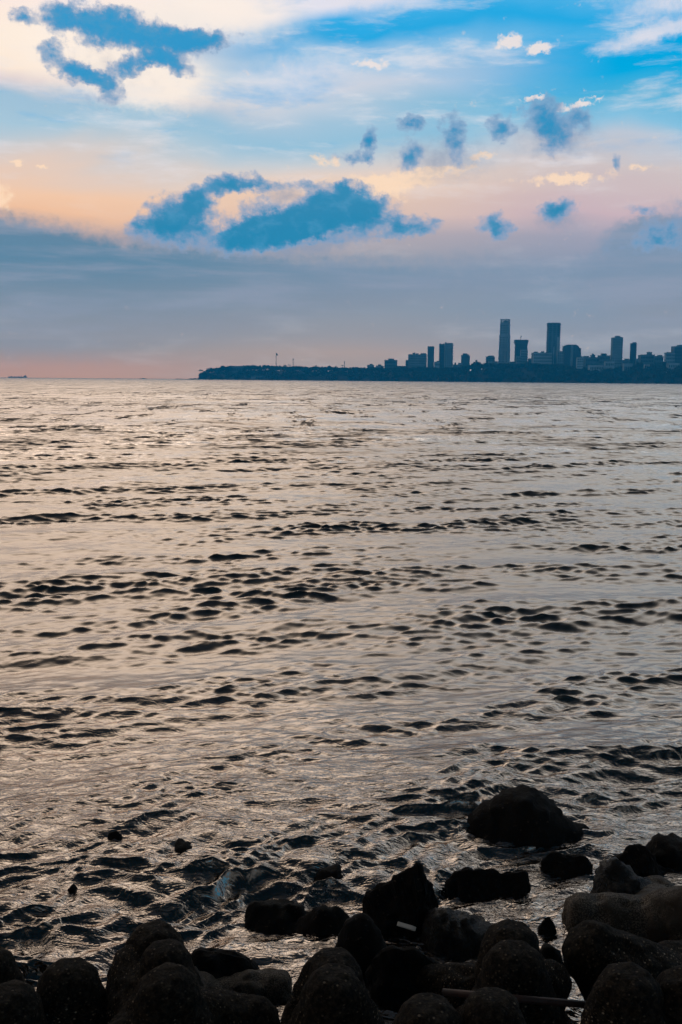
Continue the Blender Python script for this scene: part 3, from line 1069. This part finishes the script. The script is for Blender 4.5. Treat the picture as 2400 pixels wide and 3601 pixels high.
def leaf_quads(centers, radii, per, size, rg):
    """random leaf-clump quads spread in ellipsoids; returns verts, faces"""
    n = len(centers)
    C = np.repeat(np.asarray(centers), per, 0)
    Rr = np.repeat(np.asarray(radii), per, 0)
    u = rg.normal(size=(n * per, 3))
    u /= np.linalg.norm(u, axis=1)[:, None]
    rad = rg.uniform(0.25, 1.0, (n * per, 1)) ** 0.5
    P = C + u * rad * Rr
    a = rg.normal(size=(n * per, 3))
    a /= np.linalg.norm(a, axis=1)[:, None]
    b = np.cross(a, rg.normal(size=(n * per, 3)))
    b /= np.linalg.norm(b, axis=1)[:, None]
    s = size * rg.uniform(0.6, 1.4, (n * per, 1))
    V = np.stack([P - a * s - b * s * .6, P + a * s - b * s * .6, P + a * s * .7 + b * s * .6, P - a * s * .7 + b * s * .6], 1).reshape(-1, 3)
    Fc = np.arange(n * per * 4).reshape(-1, 4)
    return V, Fc


def build_forest():
    rg = np.random.default_rng(3)
    cs, rs = [], []
    for _ in range(5200):
        px = rg.uniform(704, 3200)
        o = rg.uniform(4, 290) ** 1.0
        k = float(np.interp(o, [0, 20, 60, 120, 300], [0.05, 0.35, 0.72, 1.0, 1.0]))
        d = coast_d(px) + o
        p = on_plane(px, 1330, d)
        r = rg.uniform(4.0, 8.5)
        ext = min(1.0, (px - 700) / 60.0)
        z = can_z(px) * k * (1 + 0.16 * mnoise.noise(Vector((px * 0.04, o * .02, 2)))) - r * 0.45 + rg.normal(0, 1.2)
        cs.append((p.x, d, max(z, 2.0)))
        rs.append((r * 1.15, r * 1.15, r * 0.8))
    V, Fc = leaf_quads(cs, rs, 24, 2.1, rg)
    me = bpy.data.meshes.new('forest')
    me.vertices.add(len(V))
    me.vertices.foreach_set('co', V.reshape(-1).astype(np.float32))
    nf = len(Fc)
    me.loops.add(nf * 4)
    me.polygons.add(nf)
    me.loops.foreach_set('vertex_index', Fc.reshape(-1).astype(np.int32))
    me.polygons.foreach_set('loop_start', np.arange(0, nf * 4, 4, dtype=np.int32))
    me.polygons.foreach_set('loop_total', np.full(nf, 4, dtype=np.int32))
    me.update(calc_edges=True)
    o = link('forest', me, M_LEAF)
    o['kind'] = 'stuff'
    tag(o, 'dark wooded slope covering the whole far headland', 'woods')


build_forest()


def root(name, label, cat, loc, rz=0, group=None):
    o = bpy.data.objects.new(name, None)
    COL.objects.link(o)
    o.location = loc
    o.rotation_euler = (0, 0, rz)
    tag(o, label, cat, group)
    return o


def tree(label, px, ytop, wpx, off=120, seed=0, trunk_frac=0.45):
    d = coast_d(px) + off
    top = on_plane(px, ytop, d)
    w = wpx / F * d
    zb = max(1.0, can_z(px) - 16)
    h = top.z - zb
    r = root('tree', label, 'tree', (top.x, d, zb))
    cr = w * 0.5
    ch = max(cr * 0.75, h * 0.28)
    mb = MB().tube((0, 0, -4), (0.3, 0, h * 0.7), 0.8, 0.4, 7)
    mb.tube((0.2, 0, h * .5), (cr * .5, 0, h - ch * .8), 0.35, 0.15, 6)
    mb.tube((0.2, 0, h * .48), (-cr * .5, .4, h - ch * .9), 0.35, 0.15, 6)
    link('trunk', mb.mesh('trunk'), M_BARK, r)
    rg = np.random.default_rng(seed)
    cs = [(rg.uniform(-.55, .55) * cr, rg.uniform(-.5, .5) * cr, h - ch + rg.uniform(-.5, .45) * ch) for _ in range(9)]
    rs = [(cr * rg.uniform(.35, .55),) * 2 + (ch * rg.uniform(.35, .55),) for _ in range(9)]
    V, Fc = leaf_quads(cs, rs, 60, max(0.7, cr * 0.14), rg)
    link('crown', mesh_from('crown', V.tolist(), Fc.tolist()), M_LEAF, r)


def palm(label, px, ytop, wpx, off=40, seed=0):
    d = coast_d(px) + off
    top = on_plane(px, ytop, d)
    w = wpx / F * d
    zb = max(1.0, can_z(px) - 14)
    h = top.z - zb - w * .12
    r = root('palm_tree', label, 'palm', (top.x, d, zb))
    mb = MB().tube((0, 0, -4), (0.4, 0, h * .5), 0.55, 0.4, 7).tube((0.4, 0, h * .5), (0.2, 0, h), 0.4, 0.3, 7)
    link('trunk', mb.mesh('trunk'), M_BARK, r)
    rr = random.Random(seed)
    V, Fc = [], []
    for k in range(15):
        a = 2 * math.pi * k / 15 + rr.uniform(-.2, .2)
        L = w * .5 * rr.uniform(.85, 1.15)
        rise = rr.uniform(0.1, 0.6)
        b = len(V)
        for i in range(6):
            t = i / 5
            x = L * t
            z = h + L * (rise * t - (rise + 0.45) * t * t) + 0.3
            wd = L * .16 * math.sin(math.pi * (0.12 + 0.85 * t))
            for s in (-1, 1):
                V.append((0.2 + math.cos(a) * x - math.sin(a) * wd * s, math.sin(a) * x + math.cos(a) * wd * s, z - abs(wd) * .35))
        for i in range(5):
            Fc.append((b + 2 * i, b + 2 * i + 1, b + 2 * i + 3, b + 2 * i + 2))
    link('fronds', mesh_from('fronds', V, Fc), M_LEAF, r)


palm('palm tree nearest the tip of the headland', 706, 1298, 22, 25, 1)
palm('palm tree second from the tip of the headland', 731, 1294, 14, 40, 2)
palm('palm tree against the sky just right of the flagpole', 1003, 1282, 14, 110, 3)
palm('palm tree against the sky left of the lattice mast', 1018, 1281, 14, 110, 4)
palm('palm tree left of the slender mast on the headland', 1205, 1283, 12, 120, 5)
tree('feathery tree third from the tip of the headland', 744, 1292, 16, 60, 1)
tree('round-topped tree above the tip slope of the headland', 785, 1284, 20, 90, 2)
tree('tall tree on the left end of the wooded crest', 874, 1282, 26, 110, 3)
tree('rounded tree left of the flagpole', 958, 1285, 24, 110, 4)
tree('broad domed tree rising left of the slender mast', 1160, 1284, 26, 120, 5)
tree('low wide tree between the lattice mast and the domed tree', 1082, 1287, 40, 110, 6)
tree('wide tree on the crest just right of the palm by the lattice mast', 1050, 1286, 26, 110, 10)
tree('tree in the gap left of the tallest tower', 1682, 1270, 16, 90, 7)
tree('small tree between the domed-top block and the gap tree', 1664, 1276, 13, 90, 8)
tree('dark tree in front of the twin-antenna block', 2252, 1272, 26, 60, 9)
tree('tree at the foot of the stepped block near the right edge', 2338, 1270, 18, 90, 11)


# ---------------------------------------------------------------- buildings
WIN = {}


def win_mesh(w, h, mat):
    key = (round(w, 1), round(h, 1), mat.name)
    if key not in WIN:
        me = MB().box(-w / 2, w / 2, -0.22, 0.1, 0, h).mesh('window')
        me.materials.append(mat)
        WIN[key] = me
    return WIN[key]


def building(label, x0, x1, ytop, off, yaw=0.0, dr=0.7, mat=None, win=(5, 10), roofs=(), cat='apartment block', balc=None, bands=0,
             name='apartment_building', side_win=0, foot=None, winh=0.5, strips=0):
    d = coast_d((x0 + x1) / 2) + off
    a, b = on_plane(x0, ytop, d), on_plane(x1, ytop, d)
    W = b.x - a.x
    zt = (a.z + b.z) / 2
    zb = max(4.0, can_z((x0 + x1) / 2) - 22)
    if foot is not None:
        zb = on_plane(x0, foot, d).z
    H = zt - zb
    c, s = math.cos(abs(yaw)), math.sin(abs(yaw))
    w = W / (c + dr * s)
    dd = w * dr
    r = root(name, label, cat, ((a.x + b.x) / 2, d + dd / 2, zb), yaw)
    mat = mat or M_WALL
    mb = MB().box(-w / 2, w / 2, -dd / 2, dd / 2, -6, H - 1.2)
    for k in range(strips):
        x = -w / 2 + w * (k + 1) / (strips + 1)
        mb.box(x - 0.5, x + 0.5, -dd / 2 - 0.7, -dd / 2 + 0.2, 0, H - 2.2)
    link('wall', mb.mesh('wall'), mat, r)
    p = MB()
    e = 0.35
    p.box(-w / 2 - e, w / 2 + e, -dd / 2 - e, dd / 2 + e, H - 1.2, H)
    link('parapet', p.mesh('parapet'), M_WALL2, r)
    for (rx0, rx1, ry) in roofs:
        q0, q1 = on_plane(rx0, ry, d), on_plane(rx1, ry, d)
        u0, u1 = (q0.x - r.location.x) / max(c, .3) * (w / W) , (q1.x - r.location.x) / max(c, .3) * (w / W)
        u0, u1 = max(u0, -w / 2), min(u1, w / 2)
        hh = max(1.0, (q0.z + q1.z) / 2 - zt)
        t = MB().box(u0, u1, -dd * .3, dd * .3, H, H + hh - .5).box(u0 - .3, u1 + .3, -dd * .3 - .3, dd * .3 + .3, H + hh - .5, H + hh)
        link('roof_room', t.mesh('roof_room'), M_WALL2, r)
    nx, nz = win
    if nx and nz:
        fh = (H - 3) / nz
        ww = w / nx * 0.55
        me = win_mesh(ww, fh * winh, M_GLASS)
        for i in range(nx):
            for j in range(nz):
                o = link('window', me, None, r)
                o.location = (-w / 2 + w * (i + .5) / nx, -dd / 2, 1.0 + fh * j + fh * .22)
        if side_win:
            me2 = win_mesh(dd / side_win * 0.5, fh * winh, M_GLASS)
            sx = 1 if yaw < 0 else -1
            for i in range(side_win):
                for j in range(nz):
                    o = link('window', me2, None, r)
                    o.location = (sx * w / 2, -dd / 2 + dd * (i + .5) / side_win, 1.0 + fh * j + fh * .22)
                    o.rotation_euler = (0, 0, sx * math.pi / 2)
    if bands:
        fh = (H - 2) / bands
        me = MB().box(-w / 2 - .5, w / 2 + .5, -dd / 2 - 1.0, dd / 2 - .5, 0, fh * 0.30).mesh('floor_band')
        me.materials.append(mat)
        for j in range(bands):
            o = link('floor_band', me, None, r)
            o.location = (0, 0, fh * j + fh * .7 - .4)
    if balc:
        n, out, sides, z0f = balc
        fh = H * (1 - z0f) / (n + 0.3)
        me = MB().box(-out / 2, out / 2, -dd * .42, dd * .30, 0, fh * 0.28).mesh('balcony')
        me.materials.append(M_WALL2)
        for sgn in sides:
            for j in range(n):
                o = link('balcony', me, None, r)
                o.location = (sgn * (w / 2 + out / 2 - 0.4), 0, H * z0f + fh * (j + .25))
    return r, w, dd, H, d


B = building
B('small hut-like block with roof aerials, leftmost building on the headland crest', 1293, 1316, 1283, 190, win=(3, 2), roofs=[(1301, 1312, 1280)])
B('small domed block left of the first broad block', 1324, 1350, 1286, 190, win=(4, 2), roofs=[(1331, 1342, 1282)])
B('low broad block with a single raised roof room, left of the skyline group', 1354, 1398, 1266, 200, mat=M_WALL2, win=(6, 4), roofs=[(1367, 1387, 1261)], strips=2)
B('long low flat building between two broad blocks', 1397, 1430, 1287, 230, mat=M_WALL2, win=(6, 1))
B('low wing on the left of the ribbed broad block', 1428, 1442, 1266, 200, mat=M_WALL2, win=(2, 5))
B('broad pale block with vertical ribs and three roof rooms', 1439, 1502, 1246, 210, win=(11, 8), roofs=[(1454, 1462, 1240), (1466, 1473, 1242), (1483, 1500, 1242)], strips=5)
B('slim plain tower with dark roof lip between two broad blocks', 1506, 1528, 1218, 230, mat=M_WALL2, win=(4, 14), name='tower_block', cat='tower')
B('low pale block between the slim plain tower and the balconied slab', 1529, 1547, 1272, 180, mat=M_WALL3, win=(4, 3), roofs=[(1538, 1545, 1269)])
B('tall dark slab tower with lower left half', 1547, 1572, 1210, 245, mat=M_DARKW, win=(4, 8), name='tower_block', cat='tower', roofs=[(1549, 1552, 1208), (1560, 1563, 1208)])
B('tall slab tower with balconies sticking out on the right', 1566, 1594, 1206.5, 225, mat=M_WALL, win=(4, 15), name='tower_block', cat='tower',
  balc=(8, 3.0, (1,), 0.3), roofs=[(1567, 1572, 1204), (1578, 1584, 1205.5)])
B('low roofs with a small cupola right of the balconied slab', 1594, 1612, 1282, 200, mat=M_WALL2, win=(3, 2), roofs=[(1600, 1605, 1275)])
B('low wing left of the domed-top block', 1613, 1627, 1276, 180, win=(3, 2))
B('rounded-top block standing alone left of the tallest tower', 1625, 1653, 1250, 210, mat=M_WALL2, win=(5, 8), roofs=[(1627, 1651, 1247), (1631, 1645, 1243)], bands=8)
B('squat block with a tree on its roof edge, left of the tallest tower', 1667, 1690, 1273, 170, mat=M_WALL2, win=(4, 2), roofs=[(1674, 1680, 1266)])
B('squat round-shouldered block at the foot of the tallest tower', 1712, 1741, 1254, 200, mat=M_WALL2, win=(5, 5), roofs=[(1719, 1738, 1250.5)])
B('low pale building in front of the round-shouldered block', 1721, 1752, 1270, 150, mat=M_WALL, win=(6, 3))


def tallest():
    d = coast_d(1775) + 240
    a = on_plane(1754, 1280, d)
    b = on_plane(1797, 1280, d)
    zb = can_z(1775) - 20
    cx = (a.x + b.x) / 2
    r = root('tower_block', 'tallest tower, stepped sides and open framed crown', 'tower', (cx, d + 14, zb), R(-24))
    sc = F / d
    z = lambda y: on_plane(1775, y, d).z - zb
    W = (b.x - a.x)
    k = 1 / (math.cos(R(24)) + 0.85 * math.sin(R(24)))
    ws = [(W * k, z(1400), z(1228)), (W * .95 * k, z(1228), z(1177)), (W * .87 * k, z(1177), z(1137))]
    for i, (w, z0, z1) in enumerate(ws):
        z0 = max(z0, -6)
        mb = MB().box(-w / 2, w / 2, -w * .425, w * .425, z0, z1)
        if i == 2:
            mb.box(-w * .40, w * .40, -w * .34, w * .34, z1, z1 + 3)
        link('wall', mb.mesh('wall'), M_WALL, r)
    w = ws[2][0]
    zc0, zc1 = z(1137), z(1122)
    mb = MB()
    for sx in (-1, -.6, -.2, .2, .6, 1):
        for sy in (-1, 1):
            mb.box(sx * w * .46 - .5, sx * w * .46 + .5, sy * w * .39 - .5, sy * w * .39 + .5, zc0, zc1 - 1.3)
    for sy in (-.5, 0, .5):
        for sx in (-1, 1):
            mb.box(sx * w * .46 - .5, sx * w * .46 + .5, sy * w * .39 - .5, sy * w * .39 + .5, zc0, zc1 - 1.3)
    mb.box(-w * .5, w * .5, -w * .425, -w * .36, zc1 - 1.3, zc1).box(-w * .5, w * .5, w * .36, w * .425, zc1 - 1.3, zc1)
    mb.box(-w * .5, -w * .44, -w * .36, w * .36, zc1 - 1.3, zc1).box(w * .44, w * .5, -w * .36, w * .36, zc1 - 1.3, zc1)
    link('crown_frame', mb.mesh('crown_frame'), M_WALL2, r)
    mb = MB().box(-w * .22, w * .3, -w * .2, w * .2, zc0 + 3, zc1 - 4)
    link('roof_room', mb.mesh('roof_room'), M_WALL2, r)
    n = 0
    H = ws[2][2]
    for j in range(16):
        zz = z(1275) + (H - 3 - z(1275)) * (j + .2) / 16
        w = ws[0][0] if zz + 4 < ws[0][2] else ws[1][0] if zz + 4 < ws[1][2] else ws[2][0]
        for (fx, wd) in ((-.34, .13), (.0, .2), (.34, .13)):
            o = link('window', win_mesh(round(W * k * wd, 1), 3.4, M_GLASS), None, r)
            o.location = (fx * w, -w * .425, zz)
        for fy in (-.25, .0, .25):
            o = link('window', win_mesh(round(W * k * .14, 1), 3.4, M_GLASS), None, r)
            o.location = (-w / 2, fy * w * 1.1, zz)
            o.rotation_euler = (0, 0, -math.pi / 2)
    return r


tallest()
B('low flat building between the tallest tower and the crane tower', 1796, 1816, 1272, 220, mat=M_WALL2, win=(4, 1))


def crane_tower():
    r, w, dd, H, d = B('dark unfinished tower with flared top, a crane on its roof', 1816, 1856, 1207, 240, mat=M_DARKW, win=(5, 12), name='tower_block', cat='tower')
    z1 = on_plane(1835, 1195, d).z - r.location.z
    mb = MB().box(-w * .56, w * .56, -dd * .6, dd * .6, H - .5, z1 - .8).box(-w * .575, w * .575, -dd * .62, dd * .62, z1 - .8, z1)
    link('flared_top', mb.mesh('flared_top'), M_DARKW, r)
    for s in (-1, 1):
        zz = on_plane(1835, 1222, d).z - r.location.z
        link('loading_platform', MB().box(min(s * w * .5, s * w * .56), max(s * w * .5, s * w * .56), -3, 3, zz, zz + 1).mesh('loading_platform'), M_METAL, r)
    zt = on_plane(1834, 1180, d).z
    p = on_plane(1834, 1195, d)
    c = root('crane', 'small crane standing on the roof of the unfinished tower', 'crane', (p.x, d + dd / 2, p.z))
    h = zt - p.z
    link('mast', MB().box(-.7, .7, -.7, .7, -.5, h * .8).mesh('mast'), M_METAL, c)
    link('jib', MB().tube((0, 0, h * .78), (1.0, 0, h), .55, .3, 6).tube((1.0, 0, h), (3.4, 0, h * .72), .5, .8, 6).mesh('jib'), M_METAL, c)


crane_tower()
B('pale stepped block at the foot of the crane tower, right part', 1833, 1857, 1229, 200, mat=M_WALL, win=(4, 8), side_win=0)
B('short pale block at the foot of the crane tower, left part', 1817, 1833, 1252, 180, mat=M_WALL, win=(2, 5), bands=5)
B('low stepped roofs right of the crane tower', 1860, 1881, 1261, 200, mat=M_WALL2, win=(4, 3))
B('broad pale flat-topped block left of the round-cornered tower', 1878, 1942, 1240, 190, mat=M_WALL3, win=(9, 6), roofs=[(1885, 1893, 1236), (1910, 1916, 1235)], bands=6)


def balcony_tower():
    r, w, dd, H, d = B('second tallest tower, many balconies down both sides', 1931, 1972, 1135, 260, mat=M_WALL2, win=(3, 24), name='tower_block', cat='tower',
                       balc=(26, 3.2, (-1, 1), 0.15), winh=.45)
    mb = MB().box(-1.6, 1.6, -dd / 2 - 2.0, -dd / 2 + .4, 0, H * .52).box(w * .24, w * .42, -dd / 2 - 1.0, -dd / 2 + .4, 0, H * .72)
    link('stair_shaft', mb.mesh('stair_shaft'), M_WALL3, r)
    link('roof_frame', MB().box(-w * .5 - 1.5, -w * .5 + 0.2, -dd * .4, dd * .4, H - 12, H - .6).mesh('roof_frame'), M_WALL2, r)


balcony_tower()
B('lower block clipped to the right foot of the balcony tower', 1962, 1984, 1235, 200, mat=M_WALL, win=(3, 8), bands=8)


def arched_block():
    d = coast_d(2014) + 220
    pts = [(1985, 1300), (1985, 1217), (1994, 1213.5), (2000, 1212), (2026, 1212), (2034, 1216), (2037, 1222), (2044, 1225), (2044, 1300)]
    cx = on_plane(2014, 1250, d)
    zb = can_z(2014) - 15
    r = root('apartment_building', 'wide dark block with curved shoulders, right of the balcony tower', 'apartment block', (cx.x, d, zb))
    prof = []
    for px, py in pts:
        p = on_plane(px, py, d)
        prof.append((p.x - cx.x, p.z - zb))
    link('wall', MB().prism(prof, 0, 26).mesh('wall'), M_DARKW, r)
    x0 = on_plane(2007, 1250, d).x - cx.x
    x1 = on_plane(2015, 1250, d).x - cx.x
    zt = on_plane(2010, 1213, d).z - zb
    link('stair_shaft', MB().box(x0, x1, -1.2, .3, 0, zt).mesh('stair_shaft'), M_WALL, r)
    for i, fx in enumerate((1989, 1995, 2001, 2020, 2027, 2033, 2039)):
        for j in range(7):
            o = link('window', win_mesh(3.2, 2.6, M_GLASS), None, r)
            o.location = (on_plane(fx, 1250, d).x - cx.x, 0, on_plane(2014, 1282 - j * 8.0, d).z - zb)
    link('roof_post', MB().box(-12, -11, 4, 5, zt, zt + 2.5).box(-1, 0, 4, 5, zt, zt + 2).mesh('roof_post'), M_METAL, r)


arched_block()
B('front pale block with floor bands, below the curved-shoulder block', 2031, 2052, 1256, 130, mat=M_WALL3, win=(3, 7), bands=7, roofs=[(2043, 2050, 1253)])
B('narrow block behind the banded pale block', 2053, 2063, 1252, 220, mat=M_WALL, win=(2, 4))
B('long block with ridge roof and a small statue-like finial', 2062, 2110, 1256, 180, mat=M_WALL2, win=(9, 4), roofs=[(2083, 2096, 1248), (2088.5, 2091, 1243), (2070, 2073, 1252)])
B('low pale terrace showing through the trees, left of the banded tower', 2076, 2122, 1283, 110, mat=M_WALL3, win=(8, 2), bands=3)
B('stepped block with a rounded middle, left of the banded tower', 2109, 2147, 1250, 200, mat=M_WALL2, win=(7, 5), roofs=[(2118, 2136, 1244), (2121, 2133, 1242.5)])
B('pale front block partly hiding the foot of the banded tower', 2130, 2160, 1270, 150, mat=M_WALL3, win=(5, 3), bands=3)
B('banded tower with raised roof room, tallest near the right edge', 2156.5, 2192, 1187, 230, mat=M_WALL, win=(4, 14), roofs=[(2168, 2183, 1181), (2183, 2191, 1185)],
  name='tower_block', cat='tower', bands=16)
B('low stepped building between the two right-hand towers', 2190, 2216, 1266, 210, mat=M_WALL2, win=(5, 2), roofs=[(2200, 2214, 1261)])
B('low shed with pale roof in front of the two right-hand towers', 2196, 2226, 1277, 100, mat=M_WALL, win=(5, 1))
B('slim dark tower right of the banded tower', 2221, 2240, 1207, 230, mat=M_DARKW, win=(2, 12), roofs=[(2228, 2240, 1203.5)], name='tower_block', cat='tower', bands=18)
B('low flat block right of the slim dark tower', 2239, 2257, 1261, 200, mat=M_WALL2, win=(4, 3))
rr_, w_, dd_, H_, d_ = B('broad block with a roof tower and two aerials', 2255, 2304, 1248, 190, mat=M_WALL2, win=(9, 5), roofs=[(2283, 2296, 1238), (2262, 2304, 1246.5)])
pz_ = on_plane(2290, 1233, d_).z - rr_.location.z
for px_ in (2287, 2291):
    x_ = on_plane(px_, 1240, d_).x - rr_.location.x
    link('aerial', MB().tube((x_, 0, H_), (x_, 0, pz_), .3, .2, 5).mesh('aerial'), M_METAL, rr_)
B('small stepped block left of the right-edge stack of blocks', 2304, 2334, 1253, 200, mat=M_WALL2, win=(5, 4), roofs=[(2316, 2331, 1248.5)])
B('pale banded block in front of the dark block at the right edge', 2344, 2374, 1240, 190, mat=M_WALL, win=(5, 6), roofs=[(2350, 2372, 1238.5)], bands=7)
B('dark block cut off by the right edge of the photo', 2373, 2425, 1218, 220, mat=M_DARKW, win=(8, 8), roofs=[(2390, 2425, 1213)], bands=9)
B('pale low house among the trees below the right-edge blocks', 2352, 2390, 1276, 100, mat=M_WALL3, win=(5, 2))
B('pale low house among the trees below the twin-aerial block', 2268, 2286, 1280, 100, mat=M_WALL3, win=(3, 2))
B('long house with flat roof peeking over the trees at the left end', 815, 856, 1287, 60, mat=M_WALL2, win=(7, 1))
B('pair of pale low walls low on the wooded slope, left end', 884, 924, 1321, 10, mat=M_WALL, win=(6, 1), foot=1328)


# flagpole and masts
def flagpole():
    d = coast_d(972) + 130
    b, t = on_plane(972, 1292, d), on_plane(972, 1240, d)
    r = root('flagpole', 'tall flagpole on the wooded headland', 'flagpole', tuple(b))
    h = t.z - b.z
    link('pole', MB().tube((0, 0, -6), (0, 0, h), 1.1, .75, 8).mesh('pole'), M_METAL, r)
    V, Fc = [], []
    nx, nz = 8, 5
    for s in (-.12, .12):
        for i in range(nx + 1):
            for j in range(nz + 1):
                u, v = i / nx, j / nz
                V.append((0.5 + 6.5 * u, 1.2 * math.sin(u * 6) * u + s, h - 1 - (11.5 * u * .55) - 8.0 * v * (1 - 0.35 * u)))
    k = (nx + 1) * (nz + 1)
    for i in range(nx):
        for j in range(nz):
            a = i * (nz + 1) + j
            Fc.append((a, a + nz + 1, a + nz + 2, a + 1))
            Fc.append((k + a, k + a + 1, k + a + nz + 2, k + a + nz + 1))
    f = link('flag', mesh_from('flag', V, Fc), M_FLAG)
    f.location = b
    tag(f, 'dark flag hanging from the tall flagpole', 'flag')


flagpole()


def mast(label, px, yt, yb, lattice):
    d = coast_d(px) + 130
    b, t = on_plane(px, yb, d), on_plane(px, yt, d)
    r = root('radio_mast', label, 'mast', tuple(b))
    h = t.z - b.z
    if lattice:
        mb = MB()
        for sx in (-1, 1):
            for sy in (-1, 1):
                mb.tube((sx * 1.5, sy * 1.5, -6), (sx * .9, sy * .9, h), .28, .22, 5)
        for k in range(9):
            z = h * k / 9
            w0 = 1.5 - .6 * k / 9
            mb.tube((-w0, -w0, z), (w0, -w0, z + h / 9), .2, .2, 4).tube((w0, w0, z), (-w0, w0, z + h / 9), .2, .2, 4)
        link('lattice', mb.mesh('lattice'), M_METAL, r)
        for sx in (-1, 1):
            link('antenna', MB().box(sx * 1.7 - .6, sx * 1.7 + .6, -.5, .5, h * .72, h * .96).mesh('antenna'), M_METAL, r)
    else:
        link('pole', MB().tube((0, 0, -6), (0, 0, h), 1.0, .8, 6).mesh('pole'), M_METAL, r)
        link('antenna', MB().box(-1.5, 1.5, -.6, .6, h * .84, h).mesh('antenna'), M_METAL, r)


mast('lattice radio mast right of the flagpole', 1032, 1260, 1290, True)
mast('slender mast with small head, rightmost on the bare crest', 1212, 1271, 1292, False)


# reef at the tip, low rocks on the horizon, ship
def reef(label, x0, x1, ytop, d, seed):
    a, b = on_plane(x0, ytop, d), on_plane(x1, ytop, d)
    n = 26
    rr = random.Random(seed)
    V, Fc = [], []
    c = (a + b) / 2
    for i in range(n + 1):
        t = i / n
        e = math.sin(math.pi * t) ** .6
        x = a.x + (b.x - a.x) * t - c.x
        hz = max(.3, (a.z) * e * rr.uniform(.45, 1.05))
        for (yy, zz) in ((-9 * e - .5, -1.0), (-3 * e, hz * .8), (2 * e, hz), (9 * e + .5, -1.0)):
            V.append((x, yy + rr.uniform(-.6, .6), zz))
    for i in range(n):
        for j in range(3):
            Fc.append((i * 4 + j, (i + 1) * 4 + j, (i + 1) * 4 + j + 1, i * 4 + j + 1))
        Fc.append((i * 4 + 3, (i + 1) * 4 + 3, (i + 1) * 4, i * 4))
    Fc.append((0, 1, 2, 3))
    Fc.append(tuple(n * 4 + j for j in (3, 2, 1, 0)))
    o = link('reef', mesh_from('reef', V, Fc), M_SOIL)
    o.location = (c.x, d, 0)
    tag(o, label, 'reef')


reef('low dark reef running out from the tip of the headland', 652, 706, 1329.5, 4080, 1)
reef('short dark reef alone on the horizon left of the headland', 488, 520, 1329, 4900, 2)
reef('thin reef sliver between the lone reef and the headland tip', 615, 645, 1330.5, 4300, 3)


def ship():
    d = 6500.0
    a, b = on_plane(31, 1326, d), on_plane(95, 1326, d)
    L = b.x - a.x
    r = root('cargo_ship', 'hazy cargo ship on the horizon at the far left', 'ship', ((a.x + b.x) / 2, d, 0))
    u = 1.0 / F * d
    hull = [(-L / 2, 0), (-L / 2 - 1.5, 4.0 * u), (-L * .42, 3.4 * u), (L * .5, 3.2 * u), (L / 2 - 1, 0), (L / 2 - 2, -2), (-L / 2 + 2, -2)]
    link('hull', MB().prism(hull, -10, 10).mesh('hull'), M_SHIP, r)
    mb = MB().box(L * .37, L * .47, -9, 9, 3.2 * u, 7.6 * u).box(L * .36, L * .48, -11, 11, 6.2 * u, 7.0 * u)
    link('bridge', mb.mesh('bridge'), M_SHIP, r)
    link('funnel', MB().tube((L * .45, 0, 7.6 * u), (L * .45, 0, 9.5 * u), 2.4, 2.2, 8).mesh('funnel'), M_SHIP, r)
    for k in (-.36, -.15, .04, .2):
        link('deck_crane', MB().tube((L * k, 0, 3.2 * u), (L * k, 0, 7.4 * u), 1.2, .9, 6).tube((L * k, 0, 5 * u), (L * k + 9, 0, 6.6 * u), .7, .5, 5).mesh('deck_crane'), M_SHIP, r)


ship()

# ================================================================== HAZE
def haze():
    mt = bpy.data.materials.new('sea_haze')
    mt.use_nodes = True
    nt = mt.node_tree
    nt.nodes.clear()
    out = nt.nodes.new('ShaderNodeOutputMaterial')
    pv = nt.nodes.new('ShaderNodeVolumePrincipled')
    pv.inputs['Color'].default_value = (0.01, 0.46, 0.98, 1)
    pv.inputs['Density'].default_value = HAZE_D
    pv.inputs['Anisotropy'].default_value = 0.0
    nt.links.new(pv.outputs[0], out.inputs['Volume'])
    X = 9000
    me = MB().box(-X, X, -120, HAZE_END, -3.5, 260).mesh('haze')
    o = link('haze', me, mt)
    o['kind'] = 'stuff'


haze()

# ================================================================== RENDER SETTINGS
S.render.resolution_x = 682
S.render.resolution_y = 1024
S.render.engine = 'CYCLES'
c = S.cycles
c.use_denoising = True
c.denoiser = 'OPENIMAGEDENOISE'
c.denoising_input_passes = 'RGB_ALBEDO_NORMAL'
c.max_bounces = 6
c.diffuse_bounces = 2
c.glossy_bounces = 3
c.transmission_bounces = 2
c.volume_bounces = 0
c.transparent_max_bounces = 6
c.caustics_reflective = False
c.caustics_refractive = False
c.sample_clamp_indirect = 6
S.view_settings.view_transform = 'Standard'
S.view_settings.look = 'None'
S.view_settings.exposure = 0.0
S.view_settings.gamma = 1.0
S.view_settings.use_curve_mapping = False
